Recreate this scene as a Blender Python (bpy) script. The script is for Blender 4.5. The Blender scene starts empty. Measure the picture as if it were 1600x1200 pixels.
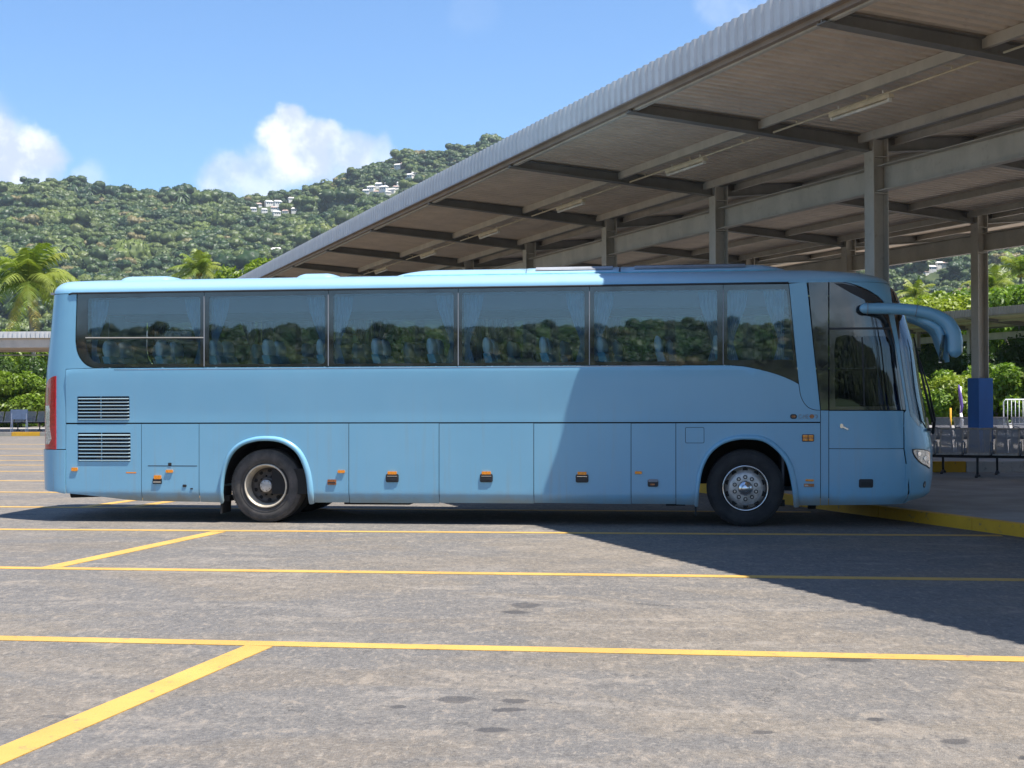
import bpy, bmesh, math, random
import numpy as np
from mathutils import Vector, Matrix, Euler
from mathutils.geometry import delaunay_2d_cdt
PI = math.pi
HAZE = .00012
random.seed(7); rng = np.random.default_rng(7)
S = bpy.context.scene
COL = S.collection

# ---------------------------------------------------------------- camera
CAM_H = 1.71; FPX = 2200.0
pitch = math.atan(17/2200.0); roll = .0043
_R0 = Vector((1,0,0)); FWD = Vector((0,math.cos(pitch),math.sin(pitch))); _U0 = Vector((0,-math.sin(pitch),math.cos(pitch)))
RIGHT = _R0*math.cos(roll) - _U0*math.sin(roll); UP = _R0*math.sin(roll) + _U0*math.cos(roll)
cam_data = bpy.data.cameras.new('camera'); cam = bpy.data.objects.new('camera', cam_data); COL.objects.link(cam)
m = Matrix((RIGHT, UP, -FWD)).transposed().to_4x4(); m.translation = Vector((0,0,CAM_H)); cam.matrix_world = m
cam_data.sensor_width = 36; cam_data.lens = 36*FPX/1600
cam_data.clip_start = .1; cam_data.clip_end = 6000
S.camera = cam

# ---------------------------------------------------------------- sun, sky, exposure
TH = math.radians(-7.8)                      # heading of the bus
_q, _p = -.365, .155                          # shadow of a 1 m pole: along the bus, and away from the camera
_uu = Vector((math.cos(TH), math.sin(TH), 0)); _nn = Vector((-math.sin(TH), math.cos(TH), 0))
SHADOW = _uu*_q + _nn*_p
sun_vec = Vector((-SHADOW.x, -SHADOW.y, 1)).normalized()
SUN_EL = math.asin(sun_vec.z); SUN_AZ = math.atan2(sun_vec.x, sun_vec.y)
sd = bpy.data.lights.new('sun', 'SUN'); sd.energy = 4.8; sd.angle = math.radians(.53); sd.color = (1, .955, .88)
sun = bpy.data.objects.new('sun', sd); COL.objects.link(sun); sun.rotation_euler = sun_vec.to_track_quat('Z','Y').to_euler()
sun.location = (0, 0, 400)
S.view_settings.view_transform = 'Standard'; S.view_settings.look = 'None'; S.view_settings.gamma = 1
S.view_settings.use_curve_mapping = False; S.view_settings.exposure = .95
S.cycles.max_bounces = 8; S.cycles.transparent_max_bounces = 24; S.cycles.volume_bounces = 0
S.cycles.sample_clamp_indirect = 6

class NT:
    """small helper for node trees"""
    def __init__(s, tree): s.t = tree; s.n = tree.nodes; s.l = tree.links; s.n.clear()
    def new(s, typ, ins=None, **kw):
        nd = s.n.new(typ)
        for k, v in kw.items(): setattr(nd, k, v)
        for k, v in (ins or {}).items():
            sock = nd.inputs[k]
            if isinstance(v, bpy.types.NodeSocket): s.l.new(v, sock)
            else: sock.default_value = v
        return nd
    def math(s, op, a, b=0.0, c=0.0, clamp=False):
        return s.new('ShaderNodeMath', {0:a, 1:b, 2:c}, operation=op, use_clamp=clamp).outputs[0]
    def ss(s, x, lo, hi, a=0.0, b=1.0):
        return s.new('ShaderNodeMapRange', {'Value':x, 'From Min':lo, 'From Max':hi, 'To Min':a, 'To Max':b}, interpolation_type='SMOOTHSTEP').outputs[0]
    def mix(s, f, a, b, blend='MIX'):
        nd = s.n.new('ShaderNodeMix'); nd.data_type = 'RGBA'; nd.blend_type = blend
        for i, v in ((0,f), (6,a), (7,b)):
            if isinstance(v, bpy.types.NodeSocket): s.l.new(v, nd.inputs[i])
            else: nd.inputs[i].default_value = v if i == 0 else (tuple(v)+(1,))[:4]
        return nd.outputs[2]
    def noise(s, vec, scale, detail=4, rough=.55, dist=0.0, out=0):
        return s.new('ShaderNodeTexNoise', {'Vector':vec, 'Scale':scale, 'Detail':detail, 'Roughness':rough, 'Distortion':dist}).outputs[out]
    def mapping(s, vec, scale=(1,1,1), loc=(0,0,0), rot=(0,0,0)):
        return s.new('ShaderNodeMapping', {'Vector':vec, 'Scale':scale, 'Location':loc, 'Rotation':rot}).outputs[0]

def pxdir(u, v):
    return (RIGHT*((u-800)/FPX) + UP*((600-v)/FPX) + FWD).normalized()

world = bpy.data.worlds.new('World'); S.world = world; world.use_nodes = True
w = NT(world.node_tree)
sky = w.new('ShaderNodeTexSky', sky_type='NISHITA', sun_disc=False)
sky.sun_elevation = SUN_EL; sky.sun_rotation = SUN_AZ; sky.air_density = 1.0; sky.dust_density = .35; sky.ozone_density = 2.6; sky.altitude = 50
gen = w.new('ShaderNodeTexCoord').outputs['Generated']
dirn = w.new('ShaderNodeVectorMath', {0:gen}, operation='NORMALIZE').outputs[0]
wob = w.noise(dirn, 17, 9, .62, out=1)
wob2 = w.new('ShaderNodeVectorMath', {0:wob, 1:(.5,.5,.5)}, operation='SUBTRACT').outputs[0]
wob3 = w.new('ShaderNodeVectorMath', {0:wob2, 'Scale':.040}, operation='SCALE').outputs[0]
dw = w.new('ShaderNodeVectorMath', {0:dirn, 1:wob3}, operation='ADD').outputs[0]
blobs = [(15,240,50,1),(60,238,34,.95),(-60,225,80,1),(40,280,44,.7),(5,205,26,.9),(130,285,28,.3),(452,182,26,.95),(436,215,34,1),(490,212,32,.95),(470,255,46,.9),
         (345,282,34,.6),(540,240,32,.7),(585,248,28,.5),(410,288,46,.6),(530,280,46,.45),(515,208,20,.8),(1180,30,34,.20),(1130,5,40,.18),(1230,10,50,.22),(740,12,36,.05),(1500,120,90,.6)]
dens = None
for (u, v, r, st) in blobs:
    c = pxdir(u, v)
    d = w.new('ShaderNodeVectorMath', {0:dw, 1:tuple(c)}, operation='DISTANCE').outputs['Value']
    x = w.ss(d, r*1.30/FPX, r*.55/FPX, 0, st)
    dens = x if dens is None else w.math('ADD', dens, w.math('MULTIPLY', x, w.math('SUBTRACT', 1.0, dens)))
# scattered low clouds all round the rest of the sky
sep = w.new('ShaderNodeSeparateXYZ', {0:dirn}).outputs
gm = w.mapping(dirn, (1,1,2.6))
gn = w.noise(gm, 3.2, 7, .58)
gc = w.ss(gn, .53, .68)
front = w.ss(sep[1], .80, .92, 1, 0)          # the frame's own part of the sky holds the clouds listed above
band = w.math('MULTIPLY', w.ss(sep[2], 0, .04), w.ss(sep[2], .75, .45))
gen_c = w.math('MULTIPLY', w.math('MULTIPLY', gc, front), w.math('MULTIPLY', band, .8))
dens = w.math('MAXIMUM', dens, gen_c)
lum = w.noise(dirn, 34, 5, .6)
ccol = w.mix(w.ss(lum, .38, .62), (3.5,4.0,4.9), (5.6,5.8,6.1))
skytint = w.mix(1.0, sky.outputs[0], (.59,.765,.93), 'MULTIPLY')
final = w.mix(dens, skytint, ccol)
bg = w.new('ShaderNodeBackground', {'Color':final, 'Strength':.112})
w.new('ShaderNodeOutputWorld', {'Surface':bg.outputs[0]})

# ---------------------------------------------------------------- scene helpers
def tag(o, label=None, cat=None, group=None, kind=None):
    if label: o['label'] = label
    if cat: o['category'] = cat
    if group: o['group'] = group
    if kind: o['kind'] = kind
    return o
def empty(name, loc=(0,0,0), rz=0.0, parent=None):
    o = bpy.data.objects.new(name, None); COL.objects.link(o); o.location = loc; o.rotation_euler = (0,0,rz)
    o.empty_display_size = .2
    if parent: o.parent = parent
    return o
def link(name, me, parent=None, loc=None, rot=None, scale=None):
    o = bpy.data.objects.new(name, me); COL.objects.link(o)
    if parent: o.parent = parent
    if loc is not None: o.location = loc
    if rot is not None: o.rotation_euler = rot
    if scale is not None: o.scale = scale
    return o
def mesh(name, verts, faces, mat, smooth=False):
    me = bpy.data.meshes.new(name); me.from_pydata([tuple(v) for v in verts], [], [tuple(f) for f in faces])
    if mat: me.materials.append(mat)
    if smooth: me.polygons.foreach_set('use_smooth', [True]*len(me.polygons))
    me.update(); return me
def np_mesh(name, V, Fq, mat, smooth=False):
    """fast mesh from numpy arrays, all faces with the same number of corners"""
    me = bpy.data.meshes.new(name); n = len(V); k = Fq.shape[1]; f = len(Fq)
    me.vertices.add(n); me.vertices.foreach_set('co', np.asarray(V, np.float32).ravel())
    me.loops.add(f*k); me.loops.foreach_set('vertex_index', Fq.astype(np.int32).ravel())
    me.polygons.add(f); me.polygons.foreach_set('loop_start', np.arange(0, f*k, k, dtype=np.int32))
    me.update(calc_edges=True)
    if smooth: me.polygons.foreach_set('use_smooth', np.ones(f, bool))
    if mat: me.materials.append(mat)
    me.validate(); return me
class MB:
    def __init__(s): s.v = []; s.f = []; s.sm = []
    def add(s, vs, fs, sm=False):
        b = len(s.v); s.v += [tuple(v) for v in vs]; s.f += [tuple(i+b for i in f) for f in fs]; s.sm += [sm]*len(fs); return s
    def box(s, c, d, rot=None):
        c = Vector(c); hx, hy, hz = d[0]/2, d[1]/2, d[2]/2
        vs = [Vector((x*hx, y*hy, z*hz)) for z in (-1,1) for y in (-1,1) for x in (-1,1)]
        if rot is not None:
            R = Euler(rot).to_matrix(); vs = [R@v for v in vs]
        return s.add([v+c for v in vs], [(0,2,3,1),(4,5,7,6),(0,1,5,4),(2,6,7,3),(0,4,6,2),(1,3,7,5)])
    def bar(s, a, b, wd, ht, up=(0,0,1)):
        a = Vector(a); b = Vector(b); d = (b-a).normalized(); u = Vector(up); x = d.cross(u).normalized(); u = x.cross(d).normalized()
        vs = []
        for p in (a, b):
            for (i, j) in ((-1,-1),(1,-1),(1,1),(-1,1)): vs.append(p + x*(wd/2*i) + u*(ht/2*j))
        return s.add(vs, [(3,2,1,0),(4,5,6,7),(0,1,5,4),(1,2,6,5),(2,3,7,6),(3,0,4,7)])
    def tube(s, pts, rad, n=8, cap=True, sm=True):
        pts = [Vector(p) for p in pts]; k = len(pts); vs = []; up = Vector((.13,.21,1)).normalized()
        for i, p in enumerate(pts):
            d = (pts[min(i+1,k-1)] - pts[max(i-1,0)]).normalized()
            x = d.cross(up)
            if x.length < 1e-3: x = d.cross(Vector((1,0,0)))
            x.normalize(); y = x.cross(d); r = rad[i] if hasattr(rad, '__len__') else rad
            rx, ry = r if hasattr(r, '__len__') else (r, r)
            for j in range(n):
                t = 2*PI*j/n; vs.append(p + x*(math.cos(t)*rx) + y*(math.sin(t)*ry))
        fs = [(i*n+j, i*n+(j+1)%n, (i+1)*n+(j+1)%n, (i+1)*n+j) for i in range(k-1) for j in range(n)]
        s.add(vs, fs, sm)
        if cap:
            b = len(s.v)-k*n; s.f += [tuple(b+j for j in range(n))[::-1], tuple(b+(k-1)*n+j for j in range(n))]; s.sm += [False]*2
        return s
    def lathe(s, prof, c=(0,0,0), n=32, axis='Y', sm=True):
        """profile of (radius, along axis)"""
        vs = []; c = Vector(c)
        for (r, h) in prof:
            for j in range(n):
                t = 2*PI*j/n; a, b = r*math.cos(t), r*math.sin(t)
                vs.append(c + Vector({'Y':(a, h, b), 'Z':(a, b, h), 'X':(h, a, b)}[axis]))
        k = len(prof)
        return s.add(vs, [(i*n+j, i*n+(j+1)%n, (i+1)*n+(j+1)%n, (i+1)*n+j) for i in range(k-1) for j in range(n)], sm)
    def me(s, name, mat):
        m_ = bpy.data.meshes.new(name); m_.from_pydata(s.v, [], s.f)
        if mat: m_.materials.append(mat)
        m_.polygons.foreach_set('use_smooth', s.sm); m_.update()
        bm = bmesh.new(); bm.from_mesh(m_); bmesh.ops.recalc_face_normals(bm, faces=bm.faces); bm.to_mesh(m_); bm.free()
        return m_
    def build(s, name, mat, parent=None, loc=None, rot=None): return link(name, s.me(name, mat), parent, loc, rot)
def copy_tree(o, parent=None):
    c = o.copy(); COL.objects.link(c)
    if parent: c.parent = parent
    for ch in list(o.children): copy_tree(ch, c)
    return c
def bevel(o, w_=.01, seg=2):
    md = o.modifiers.new('bevel', 'BEVEL'); md.width = w_; md.segments = seg; md.limit_method = 'ANGLE'; md.angle_limit = math.radians(40); return o

# ---------------------------------------------------------------- materials
def new_mat(name):
    mt = bpy.data.materials.new(name); mt.use_nodes = True; return mt, NT(mt.node_tree)
def principled(t, **ins):
    b = t.new('ShaderNodeBsdfPrincipled', {k.replace('_',' '):v for k, v in ins.items()})
    t.new('ShaderNodeOutputMaterial', {'Surface':b.outputs[0]}); return b
def simple(name, col, rough=.5, metal=0.0, var=.12, scale=6.0, bump=0.0, coat=0.0, spec=.5):
    mt, t = new_mat(name); co = t.new('ShaderNodeTexCoord').outputs['Object']
    n = t.noise(co, scale, 5)
    c = t.mix(t.ss(n, .3, .7), tuple(x*(1-var) for x in col), tuple(min(1, x*(1+var)) for x in col))
    r = t.ss(n, .3, .7, max(0, rough-.08), min(1, rough+.08))
    ins = dict(Base_Color=c, Roughness=r, Metallic=metal, Coat_Weight=coat, Specular_IOR_Level=spec)
    b = principled(t, **ins)
    if bump:
        bn = t.new('ShaderNodeBump', {'Height':t.noise(co, scale*8, 4), 'Strength':bump, 'Distance':.01}); t.l.new(bn.outputs[0], b.inputs['Normal'])
    return mt
M = {}
def mk_paint():
    mt, t = new_mat('bus_paint'); co = t.new('ShaderNodeTexCoord').outputs['Object']
    z = t.new('ShaderNodeSeparateXYZ', {0:co}).outputs[2]
    n1 = t.noise(co, .9, 4); n2 = t.noise(t.mapping(co, (1,1,.35)), 5.0, 5, .6); n3 = t.noise(co, 40, 3)
    base = t.mix(t.ss(n1, .3, .7), (.172,.398,.555), (.192,.422,.575))
    base = t.mix(t.ss(n2, .5, .85, 0, .22), base, (.23,.40,.54))
    dirt = t.math('MULTIPLY', t.ss(t.math('ADD', z, t.math('MULTIPLY', t.math('SUBTRACT', n2, .5), .22)), .46, .30), t.ss(n1, .25, .7, .25, .85))
    # road splash behind the wheels and on the sills
    base = t.mix(dirt, base, (.26,.24,.18))
    speck = t.math('MULTIPLY', t.ss(n3, .68, .74), t.ss(z, 1.3, .3, 0, .5))
    base = t.mix(speck, base, (.10,.16,.2))
    base = t.mix(t.ss(z, 3.12, 3.22, 0, .6), base, (.36,.50,.60))   # roof mixed paler: overexposed sunlit look put into the paint colour
    run = t.noise(t.mapping(co, (9,1,.35)), 1.6, 6, .65)          # rain streaks and road film
    base = t.mix(t.math('MULTIPLY', t.ss(run, .50, .74, 0, .30), t.ss(z, 2.2, .5, .15, 1)), base, (.27,.29,.27))
    scuff = t.noise(t.mapping(co, (1.2,1,3.5), (4,0,9)), 2.2, 7, .75)
    base = t.mix(t.ss(scuff, .66, .74, 0, .30), base, (.30,.44,.52))
    b = principled(t, Base_Color=base, Roughness=t.math('ADD', t.ss(n2, .3, .8, .30, .42), t.math('MULTIPLY', dirt, .4)), Coat_Weight=t.ss(dirt, 0, .6, .55, .05), Coat_Roughness=.09)
    wv = t.noise(t.mapping(co, (1,1,1.6)), 1.1, 2)
    bn = t.new('ShaderNodeBump', {'Height':wv, 'Strength':.12, 'Distance':.012}); t.l.new(bn.outputs[0], b.inputs['Normal']); t.l.new(bn.outputs[0], b.inputs['Coat Normal'])
    return mt
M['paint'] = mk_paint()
M['paint_mirror'] = M['paint']
def mk_glass(name, tint, refl, blue=(.9,.95,1)):
    mt, t = new_mat(name)
    fr = t.new('ShaderNodeFresnel', {'IOR':1.45}).outputs[0]
    fac = t.math('ADD', t.math('MULTIPLY', fr, .9), refl, clamp=True)
    tr = t.new('ShaderNodeBsdfTransparent', {'Color':tint+(1,)}).outputs[0]
    gl = t.new('ShaderNodeBsdfGlossy', {'Color':blue+(1,), 'Roughness':.015}).outputs[0]
    co = t.new('ShaderNodeTexCoord').outputs['Object']
    bn = t.new('ShaderNodeBump', {'Height':t.noise(co, .6, 1), 'Strength':.10, 'Distance':.010}); t.l.new(bn.outputs[0], gl.node.inputs['Normal'])
    mx = t.new('ShaderNodeMixShader', {0:fac, 1:tr, 2:gl})
    t.new('ShaderNodeOutputMaterial', {'Surface':mx.outputs[0]}); return mt
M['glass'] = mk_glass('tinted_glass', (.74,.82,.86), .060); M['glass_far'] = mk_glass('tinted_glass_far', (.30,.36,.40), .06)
M['glass_dark'] = mk_glass('dark_glass', (.34,.38,.42), .03)
M['frit'] = simple('black_glass_border', (.012,.013,.016), .07, 0, .1, 3, spec=1.0, coat=.6)
M['black'] = simple('black_plastic', (.02,.02,.022), .5)
M['rubber'] = simple('black_rubber', (.018,.018,.018), .7)
M['dark'] = simple('underbody', (.015,.014,.013), .9)
M['orange'] = simple('amber_lens', (.85,.27,.01), .25, 0, .2, 90, coat=.6)
M['red'] = simple('red_lens', (.42,.006,.012), .15, 0, .25, 40, coat=1)
M['clearlens'] = simple('silver_lens', (.50,.47,.44), .2, .5, .35, 45, coat=1)
M['brownlens'] = simple('dark_amber_lens', (.30,.09,.02), .25, 0, .2, 40, coat=.8)
M['chrome'] = simple('chrome', (.72,.72,.72), .16, 1.0, .06)
M['mirror'] = simple('mirror_face', (.8,.82,.85), .03, 1.0, .01)
M['rim'] = simple('wheel_steel', (.50,.47,.43), .42, .5, .25, 14)
M['rimdark'] = simple('dusty_rim_dish', (.10,.085,.072), .6, .2, .35, 14)
M['rimedge'] = simple('cream_rim_edge', (.62,.54,.42), .4, .3, .2, 9)
def mk_tyre(name, c1, c2):
    mt, t = new_mat(name); co = t.new('ShaderNodeTexCoord').outputs['Object']
    c = t.mix(t.ss(t.noise(co, 5, 6, .65), .35, .72), c1, c2)
    b = principled(t, Base_Color=c, Roughness=.82)
    bn = t.new('ShaderNodeBump', {'Height':t.noise(co, 60, 3), 'Strength':.3, 'Distance':.004}); t.l.new(bn.outputs[0], b.inputs['Normal']); return mt
M['tyre_dusty'] = mk_tyre('dusty_tyre', (.055,.050,.045), (.115,.10,.088)); M['tyre'] = mk_tyre('tyre', (.017,.017,.018), (.035,.033,.032))
M['seat'] = simple('seat_fabric', (.13,.42,.52), .85, 0, .2, 8); M['seat_edge'] = simple('seat_cover', (.68,.90,.94), .8, 0, .15, 8)
M['curtain'] = simple('curtain_fabric', (.15,.29,.40), .8, 0, .15, 8)
M['interior'] = simple('interior_grey', (.10,.10,.11), .7); M['ceiling'] = simple('headliner', (.22,.23,.25), .8)

OIL = [(-.32,7.93,.11,.10),(.0,7.88,.085,.07),(-.03,7.66,.10,.06),(-.11,7.2,.085,.06),(-.63,7.75,.05,.05),(.10,11.46,.13,.16),(.03,11.1,.10,.10),(2.16,9.06,.15,.10),(2.17,6.93,.07,.06),(1.26,7.13,.06,.05),(2.4,6.6,.05,.05),(1.9,7.4,.05,.05)]
def mk_asphalt():
    mt, t = new_mat('asphalt'); co = t.new('ShaderNodeTexCoord').outputs['Object']
    rc = t.mapping(co, rot=(0,0,math.radians(8)))
    big = t.noise(rc, .11, 4, .5); mid = t.noise(t.mapping(rc, (.6,1,1)), .55, 7, .68, .6); st = t.noise(t.mapping(rc, (.45,.8,1)), 2.0, 7, .72, .8)
    fine = t.noise(co, 34, 5, .7); grit = t.new('ShaderNodeTexVoronoi', {'Vector':co, 'Scale':110.0}).outputs['Distance']
    c = t.mix(t.ss(big, .36, .64), (.128,.108,.088), (.172,.144,.113))
    c = t.mix(t.ss(mid, .42, .56, 0, .8), c, (.108,.105,.105))
    c = t.mix(t.ss(st, .50, .72, 0, .75), c, (.26,.225,.19))
    c = t.mix(t.ss(st, .42, .30, 0, .65), c, (.088,.086,.087))
    # weathered pale dust in patches
    pn = t.noise(t.mapping(rc, (.35,1,1), (7,3,0)), .9, 6, .7, 1.2)
    c = t.mix(t.ss(pn, .56, .70, 0, .55), c, (.29,.255,.22))
    # repaired patches with hard edges, oil drips
    oil = t.noise(t.mapping(rc, (.55,1,1), (31,5,0)), 1.35, 3, .5, .3)
    c = t.mix(t.ss(oil, .70, .735, 0, .8), c, (.045,.044,.045))
    sp = t.new('ShaderNodeTexVoronoi', {'Vector':t.mapping(rc, (.45,1,1), (3,1,0)), 'Scale':.85, 'Randomness':1.0}).outputs
    spot = t.math('MULTIPLY', t.ss(t.math('ADD', sp['Distance'], t.math('MULTIPLY', t.math('SUBTRACT', fine, .5), .05)), .13, .09), t.ss(t.new('ShaderNodeSeparateColor', {0:sp['Color']}).outputs[0], .70, .74, 0, .75))
    c = t.mix(spot, c, (.045,.045,.048))
    # fine cracks
    vc = t.new('ShaderNodeTexVoronoi', {'Vector':t.new('ShaderNodeVectorMath', {0:co, 1:t.new('ShaderNodeVectorMath', {0:t.noise(co, 1.6, 5, .7, out=1), 'Scale':.9}, operation='SCALE').outputs[0]}, operation='ADD').outputs[0], 'Scale':.42}, feature='DISTANCE_TO_EDGE').outputs[0]
    crack = t.math('MULTIPLY', t.ss(vc, .005, .001), t.ss(mid, .52, .60, 0, .45))
    c = t.mix(crack, c, (.035,.034,.034))
    g1 = t.noise(t.mapping(co, (1,.38,1)), 21, 6, .74, .4); g2 = t.noise(t.mapping(co, (.9,.6,1), (5,9,0)), 6.5, 7, .76, .6)
    c = t.mix(t.ss(g1, .53, .66, 0, .55), c, (.33,.27,.21)); c = t.mix(t.ss(g1, .47, .36, 0, .7), c, (.070,.064,.060))
    c = t.mix(t.ss(g2, .53, .66, 0, .5), c, (.32,.26,.20)); c = t.mix(t.ss(g2, .47, .36, 0, .65), c, (.085,.078,.074))
    c = t.mix(t.ss(fine, .35, .68, 0, .45), c, (.235,.215,.19)); c = t.mix(t.ss(grit, .33, .12, 0, .25), c, (.055,.053,.052))
    gcol = t.new('ShaderNodeTexVoronoi', {'Vector':co, 'Scale':48.0}).outputs
    c = t.mix(t.ss(t.new('ShaderNodeSeparateColor', {0:gcol['Color']}).outputs[0], .86, .99, 0, .22), c, (.36,.32,.27))
    sx_ = t.new('ShaderNodeSeparateXYZ', {0:co}).outputs; g2o = t.noise(t.mapping(co, (.7,1,1)), 7.0, 3, .6)
    for (ox, oy, rx, ry) in OIL:
        dx = t.math('DIVIDE', t.math('SUBTRACT', sx_[0], ox), rx); dy = t.math('DIVIDE', t.math('SUBTRACT', sx_[1], oy), ry)
        wob_ = t.math('MULTIPLY', t.math('SUBTRACT', g2o, .5), 1.3)
        dd = t.math('ADD', t.math('ADD', wob_, 0.0), t.math('SQRT', t.math('ADD', t.math('MULTIPLY', dx, dx), t.math('MULTIPLY', dy, dy))), 0.0)
        dd = t.math('ADD', dd, t.math('MULTIPLY', t.math('SUBTRACT', fine, .5), .7))
        c = t.mix(t.ss(dd, 1.15, .70, 0, .62+.3*((ox*7.3+oy*3.1) % 1)), c, (.050,.048,.050))
    b = principled(t, Base_Color=c, Roughness=t.ss(st, .3, .7, .72, .93), Specular_IOR_Level=.35)
    h = t.math('ADD', t.math('MULTIPLY', fine, .5), t.math('ADD', t.math('MULTIPLY', grit, .6), t.math('SUBTRACT', t.math('MULTIPLY', mid, 1.5), t.math('MULTIPLY', crack, 1.2))))
    bn = t.new('ShaderNodeBump', {'Height':h, 'Strength':.8, 'Distance':.010}); t.l.new(bn.outputs[0], b.inputs['Normal'])
    return mt
M['asphalt'] = mk_asphalt()
def mk_roadpaint(name, col):
    mt, t = new_mat(name); co = t.new('ShaderNodeTexCoord').outputs['Object']
    n = t.noise(co, 9, 7, .7); m2 = t.noise(co, 60, 4, .7); m3 = t.noise(co, 1.3, 4)
    c = t.mix(t.ss(m3, .3, .7), tuple(x*.82 for x in col), col)
    wear = t.math('MAXIMUM', t.ss(n, .57, .70, 0, .75), t.ss(m2, .60, .72, 0, .6))
    c = t.mix(wear, c, (.13,.115,.10))
    b = principled(t, Base_Color=c, Roughness=.75)
    bn = t.new('ShaderNodeBump', {'Height':m2, 'Strength':.5, 'Distance':.006}); t.l.new(bn.outputs[0], b.inputs['Normal']); return mt
M['yellow'] = mk_roadpaint('yellow_road_paint', (.56,.33,.075)); M['kerb'] = mk_roadpaint('yellow_kerb_paint', (.72,.38,.02)); M['kerbwhite'] = mk_roadpaint('white_kerb_paint', (.55,.53,.50))
M['concrete'] = simple('platform_concrete', (.29,.265,.24), .85, 0, .22, 1.2, .3)
M['grass'] = simple('grass_ground', (.06,.095,.025), .95, 0, .45, .4, .2)
def mk_metal(name, col, var=.1, rust=.0):
    mt, t = new_mat(name); co = t.new('ShaderNodeTexCoord').outputs['Object']
    n = t.noise(t.mapping(co, (1,1,.6)), 1.7, 6, .65); n2 = t.noise(co, 9, 5)
    c = t.mix(t.ss(n, .3, .7), tuple(x*(1-var) for x in col), tuple(x*(1+var) for x in col))
    c = t.mix(t.ss(n2, .56, .76, 0, rust), c, (.13,.065,.03))
    principled(t, Base_Color=c, Roughness=.55, Metallic=.0, Specular_IOR_Level=.4); return mt
M['steel_dark'] = mk_metal('painted_steel_grey_green', (.18,.17,.15), .15, .3)
M['steel'] = mk_metal('painted_steel_grey', (.46,.42,.355), .12, .25)
M['sheet'] = mk_metal('brown_grey_roof_sheet', (.62,.52,.41), .10, .18)
M['fascia'] = mk_metal('grey_fascia_sheet', (.62,.61,.59), .08, .12)
M['trim'] = mk_metal('brown_edge_trim', (.26,.20,.15), .15, .3)
M['columnblue'] = mk_metal('blue_column_paint', (.008,.10,.34), .12, .05)
M['tube'] = simple('fluorescent_tube_white', (.72,.68,.60), .4); M['conduit'] = simple('conduit_cream', (.62,.52,.36), .5)
M['benchsteel'] = mk_metal('bench_grey_steel', (.26,.275,.30), .2, 0)
def mk_perf():
    mt, t = new_mat('perforated_steel'); co = t.new('ShaderNodeTexCoord').outputs['Object']; sp = t.new('ShaderNodeSeparateXYZ', {0:co}).outputs
    f = lambda a: t.math('SUBTRACT', t.math('FRACT', t.math('MULTIPLY', a, 62.0)), .5)
    dx, dy = f(sp[0]), f(t.math('ADD', sp[2], sp[1])); d = t.math('SQRT', t.math('ADD', t.math('MULTIPLY', dx, dx), t.math('MULTIPLY', dy, dy)))
    b = t.new('ShaderNodeBsdfPrincipled', {'Base Color':(.36,.38,.42,1), 'Roughness':.4, 'Metallic':.15}).outputs[0]; tr = t.new('ShaderNodeBsdfTransparent').outputs[0]
    mx = t.new('ShaderNodeMixShader', {0:t.math('LESS_THAN', d, .27), 1:b, 2:tr}); t.new('ShaderNodeOutputMaterial', {'Surface':mx.outputs[0]}); return mt
M['perf'] = mk_perf()
M['white'] = simple('white_paint', (.72,.72,.74), .5); M['purple'] = simple('purple_cloth', (.13,.08,.30), .8)
M['bluegrey'] = simple('blue_grey_panel', (.25,.33,.45), .5)
M['wall'] = simple('rendered_wall', (.72,.68,.62), .8, 0, .2, .4); M['roofred'] = simple('house_roof', (.42,.30,.25), .8, 0, .4, .5); M['roofpale'] = simple('pale_roof', (.68,.64,.60), .7, 0, .2, .5)
M['window_dark'] = simple('window_dark', (.03,.035,.04), .2)
M['bark'] = simple('bark', (.24,.20,.16), .9, 0, .35, 4, .5)
def mk_leaf(name, c1, c2, c3, trans=.35, patches=False):
    mt, t = new_mat(name); co = t.new('ShaderNodeTexCoord').outputs['Object']
    geo = t.new('ShaderNodeNewGeometry'); oi = t.new('ShaderNodeObjectInfo').outputs['Random']
    r = geo.outputs['Random Per Island']
    c = t.mix(t.ss(t.math('ADD', t.math('MULTIPLY', r, .5), t.math('MULTIPLY', t.noise(co, 1.2, 3), .5)), .25, .75), c1, c2)
    c = t.mix(t.math('MULTIPLY', t.math('POWER', oi, 1.5), .75), c, c3)
    if patches:      # stands of different trees across the hillside
        loc = t.new('ShaderNodeObjectInfo').outputs['Location']; pn = t.noise(loc, .018, 5, .65); pn2 = t.noise(t.mapping(loc, loc=(50,90,0)), .05, 4, .6)
        c = t.mix(t.ss(pn, .42, .62, .55, 0), c, (.020,.050,.022)); c = t.mix(t.ss(pn2, .56, .70, 0, .55), c, (.14,.19,.04)); c = t.mix(t.ss(oi, .955, .97, 0, .7), c, (.20,.15,.07))
    d = t.new('ShaderNodeBsdfDiffuse', {'Color':c}).outputs[0]; tl = t.new('ShaderNodeBsdfTranslucent', {'Color':t.mix(1.0, c, (1.25,1.35,.55), 'MULTIPLY')}).outputs[0]
    g = t.new('ShaderNodeBsdfGlossy', {'Color':(1,1,1,1), 'Roughness':.45}).outputs[0]
    a = t.new('ShaderNodeMixShader', {0:trans, 1:d, 2:tl}).outputs[0]; a = t.new('ShaderNodeMixShader', {0:.025, 1:a, 2:g}).outputs[0]
    t.new('ShaderNodeOutputMaterial', {'Surface':a}); return mt
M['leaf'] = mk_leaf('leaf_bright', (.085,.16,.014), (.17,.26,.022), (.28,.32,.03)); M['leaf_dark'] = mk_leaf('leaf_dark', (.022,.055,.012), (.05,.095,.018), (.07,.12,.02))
M['forest'] = mk_leaf('leaf_forest', (.014,.036,.013), (.058,.105,.024), (.19,.22,.05), .15, True)
M['palm'] = mk_leaf('palm_leaf', (.13,.19,.025), (.22,.28,.045), (.30,.31,.07)); M['palm_dry'] = mk_leaf('palm_leaf_dry', (.55,.38,.05), (.65,.45,.09), (.5,.35,.1))
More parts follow.
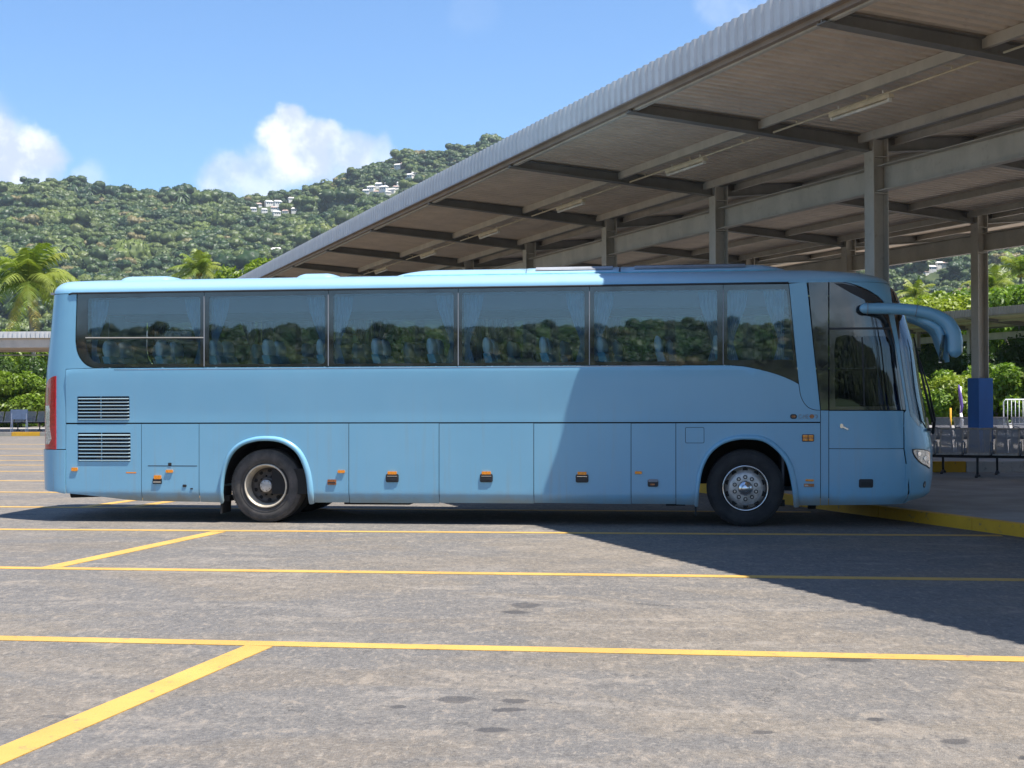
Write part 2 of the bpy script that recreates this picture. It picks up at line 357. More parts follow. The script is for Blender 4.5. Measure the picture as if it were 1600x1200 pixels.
def mk_terrain():
    mt, t = new_mat('hill_undergrowth'); co = t.new('ShaderNodeTexCoord').outputs['Object']
    n = t.noise(co, .05, 8, .7)
    principled(t, Base_Color=t.mix(t.ss(n, .35, .65), (.022,.042,.014), (.07,.09,.03)), Roughness=1.0); return mt
M['terrain'] = mk_terrain()
# ================================================================ SETTING: ground, lot, painted lines, platforms
def sheet(name, pts, z, mat, kind='structure', thick=None, parent=None):
    if thick:
        n = len(pts); vs = [(x, y, z) for x, y in pts] + [(x, y, z-thick) for x, y in pts]
        fs = [tuple(range(n)), tuple(range(n, 2*n))[::-1]] + [(i, i+n, (i+1)%n+n, (i+1)%n) for i in range(n)]
        me = mesh(name, vs, fs, mat)
        bm = bmesh.new(); bm.from_mesh(me); bmesh.ops.recalc_face_normals(bm, faces=bm.faces); bm.to_mesh(me); bm.free()
    else:
        me = mesh(name, [(x, y, z) for x, y in pts], [tuple(range(len(pts)))], mat)
    o = link(name, me, parent)
    if not parent: tag(o, kind=kind)
    return o
sheet('ground', [(-1600,-1600),(1600,-1600),(1600,1600),(-1600,1600)], -.012, M['grass'])
sheet('asphalt_lot', [(-75,-70),(75,-70),(75,61.6),(-75,61.6)], 0, M['asphalt'])
# painted bay lines: long ones parallel to the bus, short slanted ones between them
def line_strip(a, b, wd, z):
    a = Vector((a[0],a[1])); b = Vector((b[0],b[1])); d = (b-a).normalized(); n = Vector((-d.y, d.x))*(wd/2)
    return [a+n, a-n, b-n, b+n], z
long_lines = [((-3.63,9.99),(3.28,9.03),.175,-45,14),((-5.13,14.11),(4.68,12.86),.165,-45,9.5),((-6.62,18.2),(6.12,16.83),.15,-45,5.85),
              ((-6.4,21.72),(-.5,20.95),.16,-45,4.3),((-7.4,25.1),(0,24.1),.16,-45,2.8),((-8.4,28.5),(0,27.4),.15,-45,1.5),((-9.4,32.1),(0,30.9),.15,-45,0),((-10,35.0),(0,33.7),.15,-45,-1),
              ((-11,37.6),(0,36.2),.15,-45,-2),((-12,40.9),(0,39.4),.15,-45,-3.3),((-13.5,45.9),(0,44.2),.15,-45,-5),((-15,50.5),(0,48.6),.15,-45,-6.5),((-3.2,4.6),(3,3.75),.175,-45,20)]
for (a, b, wd, x0, x1) in long_lines:
    sl = (b[1]-a[1])/(b[0]-a[0]); f = lambda x: a[1]+sl*(x-a[0])
    q, z = line_strip((x0, f(x0)), (x1, f(x1)), wd, .004)
    o = sheet('bay_line', [tuple(p) for p in q], .0045, M['yellow'], thick=.004)
for (a, b, wd) in [((-2.62,6.0),(-1.735,9.62),.20),((-4.66,13.98),(-3.70,17.75),.19),((-6.66,21.7),(-5.75,24.95),.2),((-5.92,21.6),(-5.05,24.85),.2),((-3.6,2.0),(-2.8,4.4),.2)]:
    q, z = line_strip(a, b, wd, .008); sheet('slanted_bay_line', [tuple(p) for p in q], .006, M['yellow'], thick=.0055)
# platform with its kerb: edge line X + .357 Y = 11.97
def kx(y, off=0): return 11.97 + off - .357*y
pl = sheet('platform', [(kx(-30,.16),-30),(60,-30),(60,60),(kx(60,.16),60)], .15, M['concrete'], thick=.165)
kb = tag(empty('platform_kerb', (0,0,0)), kind='structure')
kd = Vector((-.336,.942,0)); p0 = Vector((kx(10),10,0))
for i in range(-14, 22):
    a = p0 + kd*(i*2.0+.004) ; b = p0 + kd*((i+1)*2.0-.004)
    o = MB().bar(a+Vector((.075,.027,.076)), b+Vector((.075,.027,.076)), .15, .152).build('kerb_stone', M['kerb'], kb)
# raised island behind the first row of seats, with yellow and white painted stones
isl = sheet('raised_island', [(6.0,27.86),(60,27.2),(60,59),(-4,59)], .36, M['concrete'], thick=.205)
ik = tag(empty('island_kerb', (0,0,0)), kind='structure')
x = 5.9; i = 0
while x < 22:
    wdt = (1.35, .72, .95, 1.15)[i % 4]
    y = 27.78-.012*(x-6)
    MB().box((x+wdt/2, y, .258), (wdt-.01, .14, .212)).build('kerb_stone', M['kerb'] if i % 2 == 0 else M['kerbwhite'], ik); x += wdt; i += 1
# far platform on the left
fp = sheet('far_platform', [(-75,62.0),(kx(62)+1,62.0),(kx(75)+1,75),(-75,75)], .15, M['concrete'], thick=.165)
fk = tag(empty('far_kerb', (0,0,0)), kind='structure')
x = -40.0; i = 0
while x < -9.5:
    wdt = 1.25 if i % 2 else .68
    if x > -21.5: wdt = 1.9 if i % 2 else .6
    MB().box((x+wdt/2, 61.85, .085), (wdt-.01, .26, .17)).build('kerb_stone', M['kerb'] if i % 2 else M['concrete'], fk); x += wdt; i += 1

# ================================================================ CANOPIES
KZ = math.atan2(.336, .942); BAY = 4.93
def zs(t): return 5.50 + .067*abs(t)         # underside of the roof sheets
def corr_sheet(t0, t1, k0, k1, pitch=.2, h=.035, thick=.004):
    """trapezoid ribs running across the canopy, real geometry"""
    mb = MB(); prof = []
    n = max(1, round((k1-k0)/pitch)); p = (k1-k0)/n
    for i in range(n):
        a = k0+i*p; prof += [(a, 0), (a+p*.42, 0), (a+p*.56, h), (a+p*.86, h)]
    prof.append((k1, 0))
    vs = []
    for t in (t0, t1):
        for (k, hh) in prof: vs.append((t, k, zs(t)+hh))
    m_ = len(prof)
    mb.add(vs, [(i, i+1, m_+i+1, m_+i) for i in range(m_-1)])
    vs2 = [(v[0], v[1], v[2]+thick) for v in vs]
    mb.add(vs2, [(i, i+1, m_+i+1, m_+i) for i in range(m_-1)])
    return mb
_cache = {}
def canopy(name, origin, label, left, right, n0, n1, detail=True, rz=KZ, fascia_right=False, fmat='fascia'):
    root = empty(name, origin, rz); tag(root, label, 'canopy')
    key = (left, right, fmat)
    if key not in _cache:
        d = {}
        # transverse tapered I beam, left half and right half
        for sgn, ext, kk in ((-1, left, 'bl'), (1, right, 'br')):
            mb = MB(); e = ext-.03
            zt = lambda t: zs(t)-.012; zb = lambda t: 5.275+.085*t
            for (t0, t1) in ((.13, e*.5), (e*.5, e)):
                mb.add([(sgn*t0,-.01,zb(t0)),(sgn*t1,-.01,zb(t1)),(sgn*t1,-.01,zt(t1)),(sgn*t0,-.01,zt(t0)),(sgn*t0,.01,zb(t0)),(sgn*t1,.01,zb(t1)),(sgn*t1,.01,zt(t1)),(sgn*t0,.01,zt(t0))],
                       [(0,1,2,3),(7,6,5,4),(0,4,5,1),(3,2,6,7),(1,5,6,2),(0,3,7,4)])
            for zf, s2 in ((zb, -1), (zt, 1)):
                mb.bar((sgn*.131, 0, zf(.13)+s2*-.004), (sgn*(e+.001), 0, zf(e)+s2*-.004), .17, .012)
            d[kk] = mb.me('roof_beam', M['steel_dark'])
        mb = MB()
        for (cx, sx) in ((-.121,.016),(.121,.016)): mb.box((cx, 0, 2.73), (sx, .24, 5.50))
        mb.box((0, 0, 2.73), (.226, .014, 5.50))
        mb.box((0,0,5.2),(.225,.235,.014)); mb.box((0,0,4.66),(.225,.235,.014))
        d['col'] = mb.me('column', M['steel'])
        mb = MB(); mb.box((0,0,1.06), (.36,.36,1.92)); mb.box((0,0,.075), (.40,.40,.05))
        d['base'] = mb.me('painted_base', M['columnblue'])
        mb = MB(); L = BAY-.26
        mb.box((.06, BAY/2, 4.87), (.012, L, .36)); mb.box((0, BAY/2, 5.052), (.15, L, .013)); mb.box((0, BAY/2, 4.688), (.15, L, .013))
        d['box'] = mb.me('longitudinal_beam', M['steel'])
        def pur(t, hh=.125):
            mb = MB(); z = zs(t)-.004
            mb.box((t, BAY/2, z-hh/2), (.006, BAY-.03, hh)); s_ = 1 if t < 0 else -1
            mb.box((t+s_*.028, BAY/2, z-hh+.003), (.055, BAY-.03, .006)); mb.box((t+s_*.028, BAY/2, z-.003), (.055, BAY-.03, .006))
            mb.box((t+s_*.005, .12, z-hh*.62), (.1, .012, hh*1.15)); return mb.me('purlin', M['steel'])
        d['pur'] = [pur(t) for t in (-left+.10, -left*.49, -.32, .32, right*.49, right-.10)]
        d['sl'] = corr_sheet(-left, -.02, 0, BAY).me('roof_sheet', M['sheet']); d['sr'] = corr_sheet(.02, right, 0, BAY).me('roof_sheet', M['sheet'])
        mb = MB()        # corrugated fascia
        def fasc(tt, sgn):
            mb = MB(); n = 24; p = BAY/n; prof = []
            for i in range(n): a = i*p; prof += [(a, 0), (a+p*.40, 0), (a+p*.52, .03), (a+p*.88, .03)]
            prof.append((BAY, 0)); z0, z1 = 5.735, 6.115; m_ = len(prof)
            for th in (0, .003):
                mb.add([(tt+sgn*(h+th), k, z0) for k, h in prof]+[(tt+sgn*(h+th), k, z1) for k, h in prof], [(i, i+1, m_+i+1, m_+i) for i in range(m_-1)])
            for i in range(n):
                mb.box((tt+sgn*.036, i*p+p*.7, z0+.03), (.008,.014,.014))
            return mb.me('fascia_sheet', M[fmat])
        d['fl'] = fasc(-left-.012, -1); d['fr'] = fasc(right+.012, 1)
        def trim(tt, sgn):
            mb = MB(); mb.box((tt+sgn*.02, BAY/2, 5.722), (.09, BAY, .016)); mb.box((tt-sgn*.03, BAY/2, 5.69), (.012, BAY, .055)); mb.box((tt-sgn*.10, BAY/2, 5.665), (.15, BAY, .012)); return mb.me('edge_trim', M['trim'])
        d['tl'] = trim(-left, -1); d['tr'] = trim(right, 1)
        mb = MB(); mb.box((right+.03, BAY/2, 5.70), (.16, BAY, .01)); mb.box((right-.05, BAY/2, 5.77), (.008, BAY, .14)); mb.box((right+.11, BAY/2, 5.77), (.008, BAY, .14)); d['gut'] = mb.me('gutter', M['trim'])
        mb = MB(); mb.box((0, BAY/2, 5.47), (.18, BAY-.02, .008)); mb.box((-.09, BAY/2, 5.51), (.006, BAY-.02, .085)); mb.box((.09, BAY/2, 5.51), (.006, BAY-.02, .085)); d['vg'] = mb.me('valley_gutter', M['steel_dark'])
        mb = MB(); z = zs(-left*.49)-.20; mb.tube([(-left*.49+.14, .2, z), (-left*.49+.14, BAY-.2, z)], .014, 6)
        for k in (.7, 2.4, 4.1): mb.box((-left*.49+.10, k, z+.05), (.10,.02,.012)); mb.box((-left*.49+.14, k, z+.03), (.012,.02,.06))
        d['cond'] = mb.me('conduit', M['conduit'])
        _cache[key] = d
    d = _cache[key]
    for i in range(n0, n1+1):
        k = i*BAY
        c = link('column', d['col'], root, (0,k,0)); link('painted_base', d['base'], c, (0,0,0))
        link('roof_beam', d['bl'], root, (0,k,0)); link('roof_beam', d['br'], root, (0,k,0))
        if i == n1: break
        link('longitudinal_beam', d['box'], root, (0, k+.0, 0))
        for p in d['pur']: link('purlin', p, root, (0,k,0))
        link('roof_sheet', d['sl'], root, (0,k,0)); link('roof_sheet', d['sr'], root, (0,k,0))
        link('fascia_sheet', d['fl'], root, (0,k,0)); link('edge_trim', d['tl'], root, (0,k,0))
        if fascia_right: link('fascia_sheet', d['fr'], root, (0,k,0)); link('edge_trim', d['tr'], root, (0,k,0))
        else: link('gutter', d['gut'], root, (0,k,0))
        link('valley_gutter', d['vg'], root, (0,k,0))
        if detail: link('conduit', d['cond'], root, (0,k,0))
    return root
C1 = (5.41, 20.83, 0)
can1 = canopy('bus_station_canopy', C1, 'large steel canopy over the nose of the blue bus, with grey ribbed fascia', 4.05, 3.54, -4, 10)
C2 = (C1[0]+6.87*-.336+7.20*.942, C1[1]+6.87*.942+7.20*.336, 0)
can2 = canopy('bus_station_canopy', C2, 'second steel canopy roof behind the first one, its column standing among the grey seats', 3.60, 4.05, -5, 7, fascia_right=True, detail=False)
can3 = canopy('bus_station_canopy', (26.2, 80.5, 0), 'distant brown canopy seen beyond the bus mirror in front of the bright trees', 4.05, 4.05, -4, 2, fascia_right=True, detail=False, fmat='trim')
# battens with fluorescent tubes hung under the near canopy, one per bay
def light():
    r = empty('tube_light'); 
    b = MB().box((0,0,0), (.075,1.35,.05)).build('batten', M['conduit'], r)
    t_ = MB().tube([(0,-.62,-.052),(0,.62,-.052)], .022, 8).build('lamp_tube', M['tube'], r)
    e = MB(); e.box((0,-.64,-.045), (.05,.03,.05)); e.box((0,.64,-.045), (.05,.03,.05)); e.box((0,-.5,.06),(.01,.02,.08)); e.box((0,.5,.06),(.01,.02,.08)); e.build('end_cap', M['tube'], r)
    return r
lt0 = light(); zl = zs(-2)-.25
LL = ['tube light under the canopy at the top right of the photo', 'tube light under the canopy left of the nearest column',
      'tube light under the canopy between second and third column', 'tube light under the canopy above the long white roof unit of the bus',
      'small tube light under the canopy above the rounded rear end of the roof unit', 'tiny tube light far down the canopy just above the bus roof']
for j in range(-2, 6):
    o = lt0 if j == -2 else copy_tree(lt0)
    k = (j+.52)*BAY + (.0); t_ = -4.05*.49+.14
    o.location = (C1[0]+k*-.336+t_*.942, C1[1]+k*.942+t_*.336, zl+.0); o.rotation_euler = (0,0,KZ)
    lab = {-2:'tube light under the canopy beyond the top edge of the photo', -1:LL[0], 0:LL[1], 1:LL[2], 2:LL[3], 3:LL[4], 4:LL[5]}.get(j, 'farthest tube light under the canopy, hidden low behind the bus roof')
    tag(o, lab, 'light', 'tube lights hung under the near canopy')
# small flat canopy far left
r = empty('flat_canopy', (-14, 61.5, 0)); tag(r, 'low flat canopy with pale fascia behind the bus tail, below the big palm', 'canopy')
mb = MB(); n = 60
MB().box((-13, 3.2, 4.30), (26, 6.4, .03)).build('roof_sheet', M['sheet'], r)
mb = MB()
for i in range(130): mb.box((-26+i*.2+.06, -.02-.01*(i%2), 4.43), (.11 if i%2 else .095, .02, .28))
mb.box((-13,0,4.43),(26,.01,.28)); o = mb.build('fascia_sheet', M['fascia'], r)
for yy in (.12, 3.2, 6.2): MB().box((-13, yy, 4.05), (25.9, .08, .36)).build('roof_beam', M['sheet'], r)
for xx in (-.6, -5.75, -13.0, -19.5):
    for yy in (.4, 6.0):
        c = MB().box((xx, yy, 2.1), (.18,.18,3.9)).build('column', M['trim'], r); MB().box((xx, yy, .95), (.26,.26,1.6)).build('painted_base', M['columnblue'], c)
MB().box((-13, .4, 3.55), (25.8,.05,.05)).build('tie_rail', M['trim'], r)

# ================================================================ STREET FURNITURE
def bench(nseat=5, pitch=.50):
    r = empty('seat_row'); L = nseat*pitch
    MB().box((0,0,.385), (L, .07, .06)).build('beam', M['black'], r)
    mb = MB(); bb = MB()
    def perf(mb, o, ux, uy, nx, ny, wd=.008):
        o = Vector(o); ux = Vector(ux); uy = Vector(uy); nrm = ux.cross(uy).normalized()
        for i in range(nx+1):
            a = o+ux*(i/nx); mb.bar(a, a+uy, wd if 0<i<nx else wd*2.6, .004 if 0<i<nx else .02, nrm)
        for j in range(ny+1):
            a = o+uy*(j/ny); mb.bar(a, a+ux, wd if 0<j<ny else wd*2.6, .004 if 0<j<ny else .02, nrm)
    sw = pitch*.80
    bm_, sm_ = MB(), MB()
    perf(bm_, (-sw/2, .20, .43), (sw,0,0), (0,.24,.45), 1, 1, .011); perf(sm_, (-sw/2, -.22, .425), (sw,0,0), (0,.42,-.012), 1, 1, .016)
    def withplate(mb, q, name):
        me = mb.me(name, M['rim']); bm = bmesh.new(); bm.from_mesh(me); f = bm.faces.new([bm.verts.new(p) for p in q]); f.material_index = 1; bm.to_mesh(me); bm.free(); me.materials.append(M['perf']); return me
    back = withplate(bm_, [(-sw/2,.2,.43),(sw/2,.2,.43),(sw/2,.44,.88),(-sw/2,.44,.88)], 'backrest'); seat = withplate(sm_, [(-sw/2,-.22,.425),(sw/2,-.22,.425),(sw/2,.2,.413),(-sw/2,.2,.413)], 'seat')
    am = MB(); am.tube([(0,.2,.42),(0,.2,.62),(0,.1,.655),(0,-.18,.655),(0,-.22,.60),(0,-.2,.42)], .014, 6); arm = am.me('armrest', M['benchsteel'])
    for i in range(nseat):
        x = (i-(nseat-1)/2)*pitch
        link('backrest', back, r, (x,0,0)); link('seat', seat, r, (x,0,0))
        link('armrest', arm, r, (x-pitch/2,0,0))
    link('armrest', arm, r, (nseat*pitch/2,0,0))
    for sx in (-L*.40, 0, L*.40):
        g = MB(); g.bar((sx,0,.39),(sx,-.02,.06),.05,.04,(1,0,0)); g.bar((sx,0,.06),(sx,-.26,.012),.05,.025); g.bar((sx,0,.06),(sx,.26,.012),.05,.025); g.build('leg', M['black'], r)
    return r
b0 = bench()
def place_bench(o, loc, rz, lab, grp='rows of grey metal waiting seats'):
    o.location = loc; o.rotation_euler = (0,0,rz); tag(o, lab, 'seats', grp); return o
place_bench(b0, (8.62,26.1,.15), -.42, 'front row of perforated grey seats between the bus headlight and the picture edge')
place_bench(copy_tree(b0), (9.30,27.02,.15), PI-.42, 'perforated grey seats back to back with the front row, seen through its mesh')
place_bench(copy_tree(b0), (11.0,25.03,.15), -.42, 'perforated grey seats cut by the right edge of the photo')
place_bench(copy_tree(b0), (11.68,25.95,.15), PI-.42, 'perforated grey seats at the right edge, behind those cut by the photo edge')
for (x, lab) in ((9.15,'grey seats on the raised island, directly left of the blue column foot'), (11.95,'grey seats on the raised island, right of the blue column foot')):
    place_bench(copy_tree(b0), (x,31.3,.36), 0, lab).scale = (1,1,.9)
place_bench(copy_tree(b0), (-19.4,64.2,.15), 0, 'dark row of seats under the far left canopy beside the bus tail')
place_bench(copy_tree(b0), (-22.6,64.4,.15), 0, 'dark row of seats under the far left canopy at the left edge')
# grey-blue panel standing on thin legs, far left
r = empty('notice_stand', (-22.05, 63.0, .15)); tag(r, 'blue grey panel on four thin pale legs under the far left canopy', 'stand')
MB().box((0,0,.78), (.76,.05,.44)).build('panel', M['bluegrey'], r)
for (sx, sy) in ((-.34,-.12),(.34,-.12),(-.34,.14),(.34,.14)): MB().bar((sx*.96,0,.9),(sx,sy,0),.03,.03).build('leg', M['white'], r)
# white crowd barriers on the right
def barrier():
    r = empty('crowd_barrier')
    f = MB(); f.tube([(-1.1,0,.05),(-1.1,0,1.02),(-1.02,0,1.1),(1.02,0,1.1),(1.1,0,1.02),(1.1,0,.05)], .022, 8); f.tube([(-1.1,0,.2),(1.1,0,.2)], .018, 6); f.build('frame', M['white'], r)
    bar = MB().tube([(0,0,.2),(0,0,1.1)], .012, 6).me('bar', M['white'])
    for i in range(14): link('bar', bar, r, (-.95+i*.146,0,0))
    g = MB(); g.bar((-.8,-.25,.03),(-.8,.25,.03),.05,.02); g.bar((.8,-.25,.03),(.8,.25,.03),.05,.02); g.build('foot', M['white'], r)
    return r
bz = barrier()
for i, (x, y, rz, lab) in enumerate([(19.3,52.2,.05,'white crowd barrier right of the blue column, at the edge of the photo'),(21.6,52.5,.1,'white crowd barrier just outside the right edge of the photo')]):
    o = bz if i == 0 else copy_tree(bz); o.location = (x,y,.15+.21); o.rotation_euler = (0,0,rz); tag(o, lab, 'barrier', 'white crowd barriers')
# wrapped purple and white cloth on a post, beside a yellow post
r = empty('wrapped_post', (13.7,43.0,.36)); tag(r, 'slim post wrapped in purple and white cloth left of the blue column', 'post')
MB().tube([(0,0,0),(0,0,1.55)], .025, 8).build('pole', M['white'], r)
MB().tube([(0,0,.72),(.03,0,.95),(.0,.0,1.2),(-.04,0,1.45),(-.06,0,1.6)], [.03,.05,.055,.04,.02], 8).build('purple_cloth', M['purple'], r)
MB().tube([(-.03,0,.0),(0,0,.3),(.03,0,.5),(0,0,.74)], [.05,.07,.06,.04], 8).build('white_cloth', M['white'], r)
r = MB().tube([(13.42,43.1,.36),(13.42,43.1,1.25)], .03, 8).build('yellow_post', M['kerb']); tag(r, 'short yellow post beside the purple wrapped one', 'post')
# ================================================================ BUS
BO = Vector((-6.42, 19.357, 0)); BW = 2.5
bus = empty('coach_bus', BO, TH); tag(bus, 'light blue coach bus with dark tinted windows parked nose towards the platform', 'bus')
_c, _s = math.cos(TH), math.sin(TH)
def to_l(v): return (v[0]*_c+v[1]*_s, -v[0]*_s+v[1]*_c, v[2])
_zf = [0, .30, .334, .417, .624, .998, 1.081, 1.272, 1.687, 2.309, 2.724, 2.932, 3.056, 3.14]
_ff = [11.75, 11.77, 11.82, 11.928, 11.963, 11.965, 11.949, 11.909, 11.837, 11.75, 11.629, 11.548, 11.482, 11.40]
_zr = [0, .30, .434, 1.0, 1.534, 2.06, 2.59, 3.14]; _rr = [-.12, -.17, -.195, -.215, -.214, -.181, -.114, -.05]
def Fz(z): return float(np.interp(z, _zf, _ff))
def Rz(z): return float(np.interp(z, _zr, _rr))
LEDGE = False
def Iz(z):
    i = 0.0 if z < 2 else .010*(z-2)/1.14
    if LEDGE:
        x = min(1, max(0, (z-2.035)/.05)); i -= .016*(1-x*x*(3-2*x))*min(1, max(0, (z-1.5)/.5))
    if z < .42: i += .035*((.42-z)/.12)**2
    return i
_ph = np.linspace(0, PI/2, 90)
_oc = {}
def outline(F, R, I):
    key = (round(F,4), round(R,4), round(I,4))
    if key in _oc: return _oc[key]
    B = BW/2-I
    a, b = np.sin(_ph)**(2/3.2), 1-np.cos(_ph)**(2/3.2)
    s = 10.6+(F-10.6)*a; t = I+B*b; L = np.r_[0, np.cumsum(np.hypot(np.diff(s), np.diff(t)))]; nose = (L/L[-1], s, t)
    a, b = np.sin(_ph)**(2/4.), 1-np.cos(_ph)**(2/4.)
    s = .5-(.5-R)*a; t = I+B*b; L = np.r_[0, np.cumsum(np.hypot(np.diff(s), np.diff(t)))]; rear = (L/L[-1], s, t)
    _oc[key] = (nose, rear); return _oc[key]
PC, PR = 12.8, -1.25
def on_outline(p, F, R, I):
    mir = False
    if p > PC: p = 2*PC-p; mir = True
    if p < PR: p = 2*PR-p; mir = True
    if .5 <= p <= 10.6: s, t = p, I
    else:
        nose, rear = outline(F, R, I)
        if p > 10.6: k = (p-10.6)/2.2; s, t = float(np.interp(k, nose[0], nose[1])), float(np.interp(k, nose[0], nose[2]))
        else: k = (.5-p)/1.75; s, t = float(np.interp(k, rear[0], rear[1])), float(np.interp(k, rear[0], rear[2]))
    return s, (BW-t if mir else t)
def P0(p, z): s, t = on_outline(p, Fz(z), Rz(z), Iz(z)); return np.array([s, t, z])
def PN(p, z):
    e = .02; dp = P0(p+e, z)-P0(p-e, z); dz = P0(p, z+e)-P0(p, z-e); n = np.cross(dp, dz); return n/max(1e-9, np.linalg.norm(n))
def SP(p, z, off=0.0):
    P = P0(p, z)
    return P + PN(p, z)*off if off else P
_CO = np.array(to_l(Vector((0,0,CAM_H))-BO))
def ray(u, v):
    d = RIGHT*((u-800)/FPX) + UP*((600-v)/FPX) + FWD; return np.array(to_l(d))
def plane_pt(u, v, t):
    d = ray(u, v); k = (t-_CO[1])/d[1]; return _CO + d*k
def pz(u, v):
    """pixel of the survey photo -> place on the bus skin (length along it, height)"""
    q = plane_pt(u, v, 0.0); p, z = float(q[0]), float(q[2])
    if .55 < p < 10.55 and z < 2: return (p, z)
    d = ray(u, v); d = d/np.linalg.norm(d)
    for _ in range(25):
        def res(p, z):
            P = P0(p, z)-_CO; return P - d*np.dot(P, d)
        r = res(p, z)
        if np.linalg.norm(r) < 1e-4: break
        e = 1e-3; J = np.stack([(res(p+e, z)-r)/e, (res(p, z+e)-r)/e], 1)
        st = np.linalg.lstsq(J, -r, rcond=None)[0]; st = np.clip(st, -.15, .15)
        p = min(12.0, max(-.8, p+st[0])); z = min(3.4, max(.2, z+st[1]))
    return (p, z)
def px(lst): return [pz(u, v) for u, v in lst]
def inpoly(x, y, poly):
    c = False; j = len(poly)-1
    for i in range(len(poly)):
        xi, yi = poly[i]; xj, yj = poly[j]
        if (yi > y) != (yj > y) and x < (xj-xi)*(y-yi)/(yj-yi)+xi: c = not c
        j = i
    return c
def area(p): return sum(p[i-1][0]*p[i][1]-p[i][0]*p[i-1][1] for i in range(len(p)))/2
def inset(poly, g):
    if not g: return poly
    if area(poly) < 0: poly = poly[::-1]
    n = len(poly); out = []
    for i in range(n):
        a, b, c = Vector(poly[i-1]), Vector(poly[i]), Vector(poly[(i+1)%n])
        d1 = (b-a); d2 = (c-b)
        if d1.length < 1e-6 or d2.length < 1e-6: continue
        d1.normalize(); d2.normalize()
        n1 = Vector((-d1.y, d1.x)); n2 = Vector((-d2.y, d2.x)); bis = (n1+n2)
        if bis.length < .2: out.append(tuple(b+n1*g)); continue
        bis.normalize(); out.append(tuple(b+bis*(g/max(.35, bis.dot(n1)))))
    return out
def densify(poly, step):
    out = []
    for i in range(len(poly)):
        a, b = poly[i], poly[(i+1)%len(poly)]; L = math.dist(a, b); n = max(1, int(L/step))
        for k in range(n): out.append((a[0]+(b[0]-a[0])*k/n, a[1]+(b[1]-a[1])*k/n))
    return out
def smooth_curve(pts, n=4, closed=False):
    """catmull rom through the points"""
    P_ = [Vector(p) for p in pts]; out = []; m_ = len(P_)
    for i in range(m_ if closed else m_-1):
        a, b, c, d = (P_[(i+k) % m_] if closed else P_[min(max(i+k, 0), m_-1)] for k in (-1,0,1,2))
        for k in range(n):
            t = k/n; out.append(tuple(.5*((2*b)+(c-a)*t+(2*a-5*b+4*c-d)*t*t+(3*b-a-3*c+d)*t**3)))
    if not closed: out.append(tuple(P_[-1]))
    return out
def rrect(a, b, r, n=4):
    """rounded rectangle between corners a and b"""
    x0, x1 = sorted((a[0], b[0])); y0, y1 = sorted((a[1], b[1])); out = []
    for cx, cy, t0 in ((x1-r,y0+r,-90),(x1-r,y1-r,0),(x0+r,y1-r,90),(x0+r,y0+r,180)):
        for k in range(n+1): t = math.radians(t0+90*k/n); out.append((cx+r*math.cos(t), cy+r*math.sin(t)))
    return out
_rz = random.Random(3)
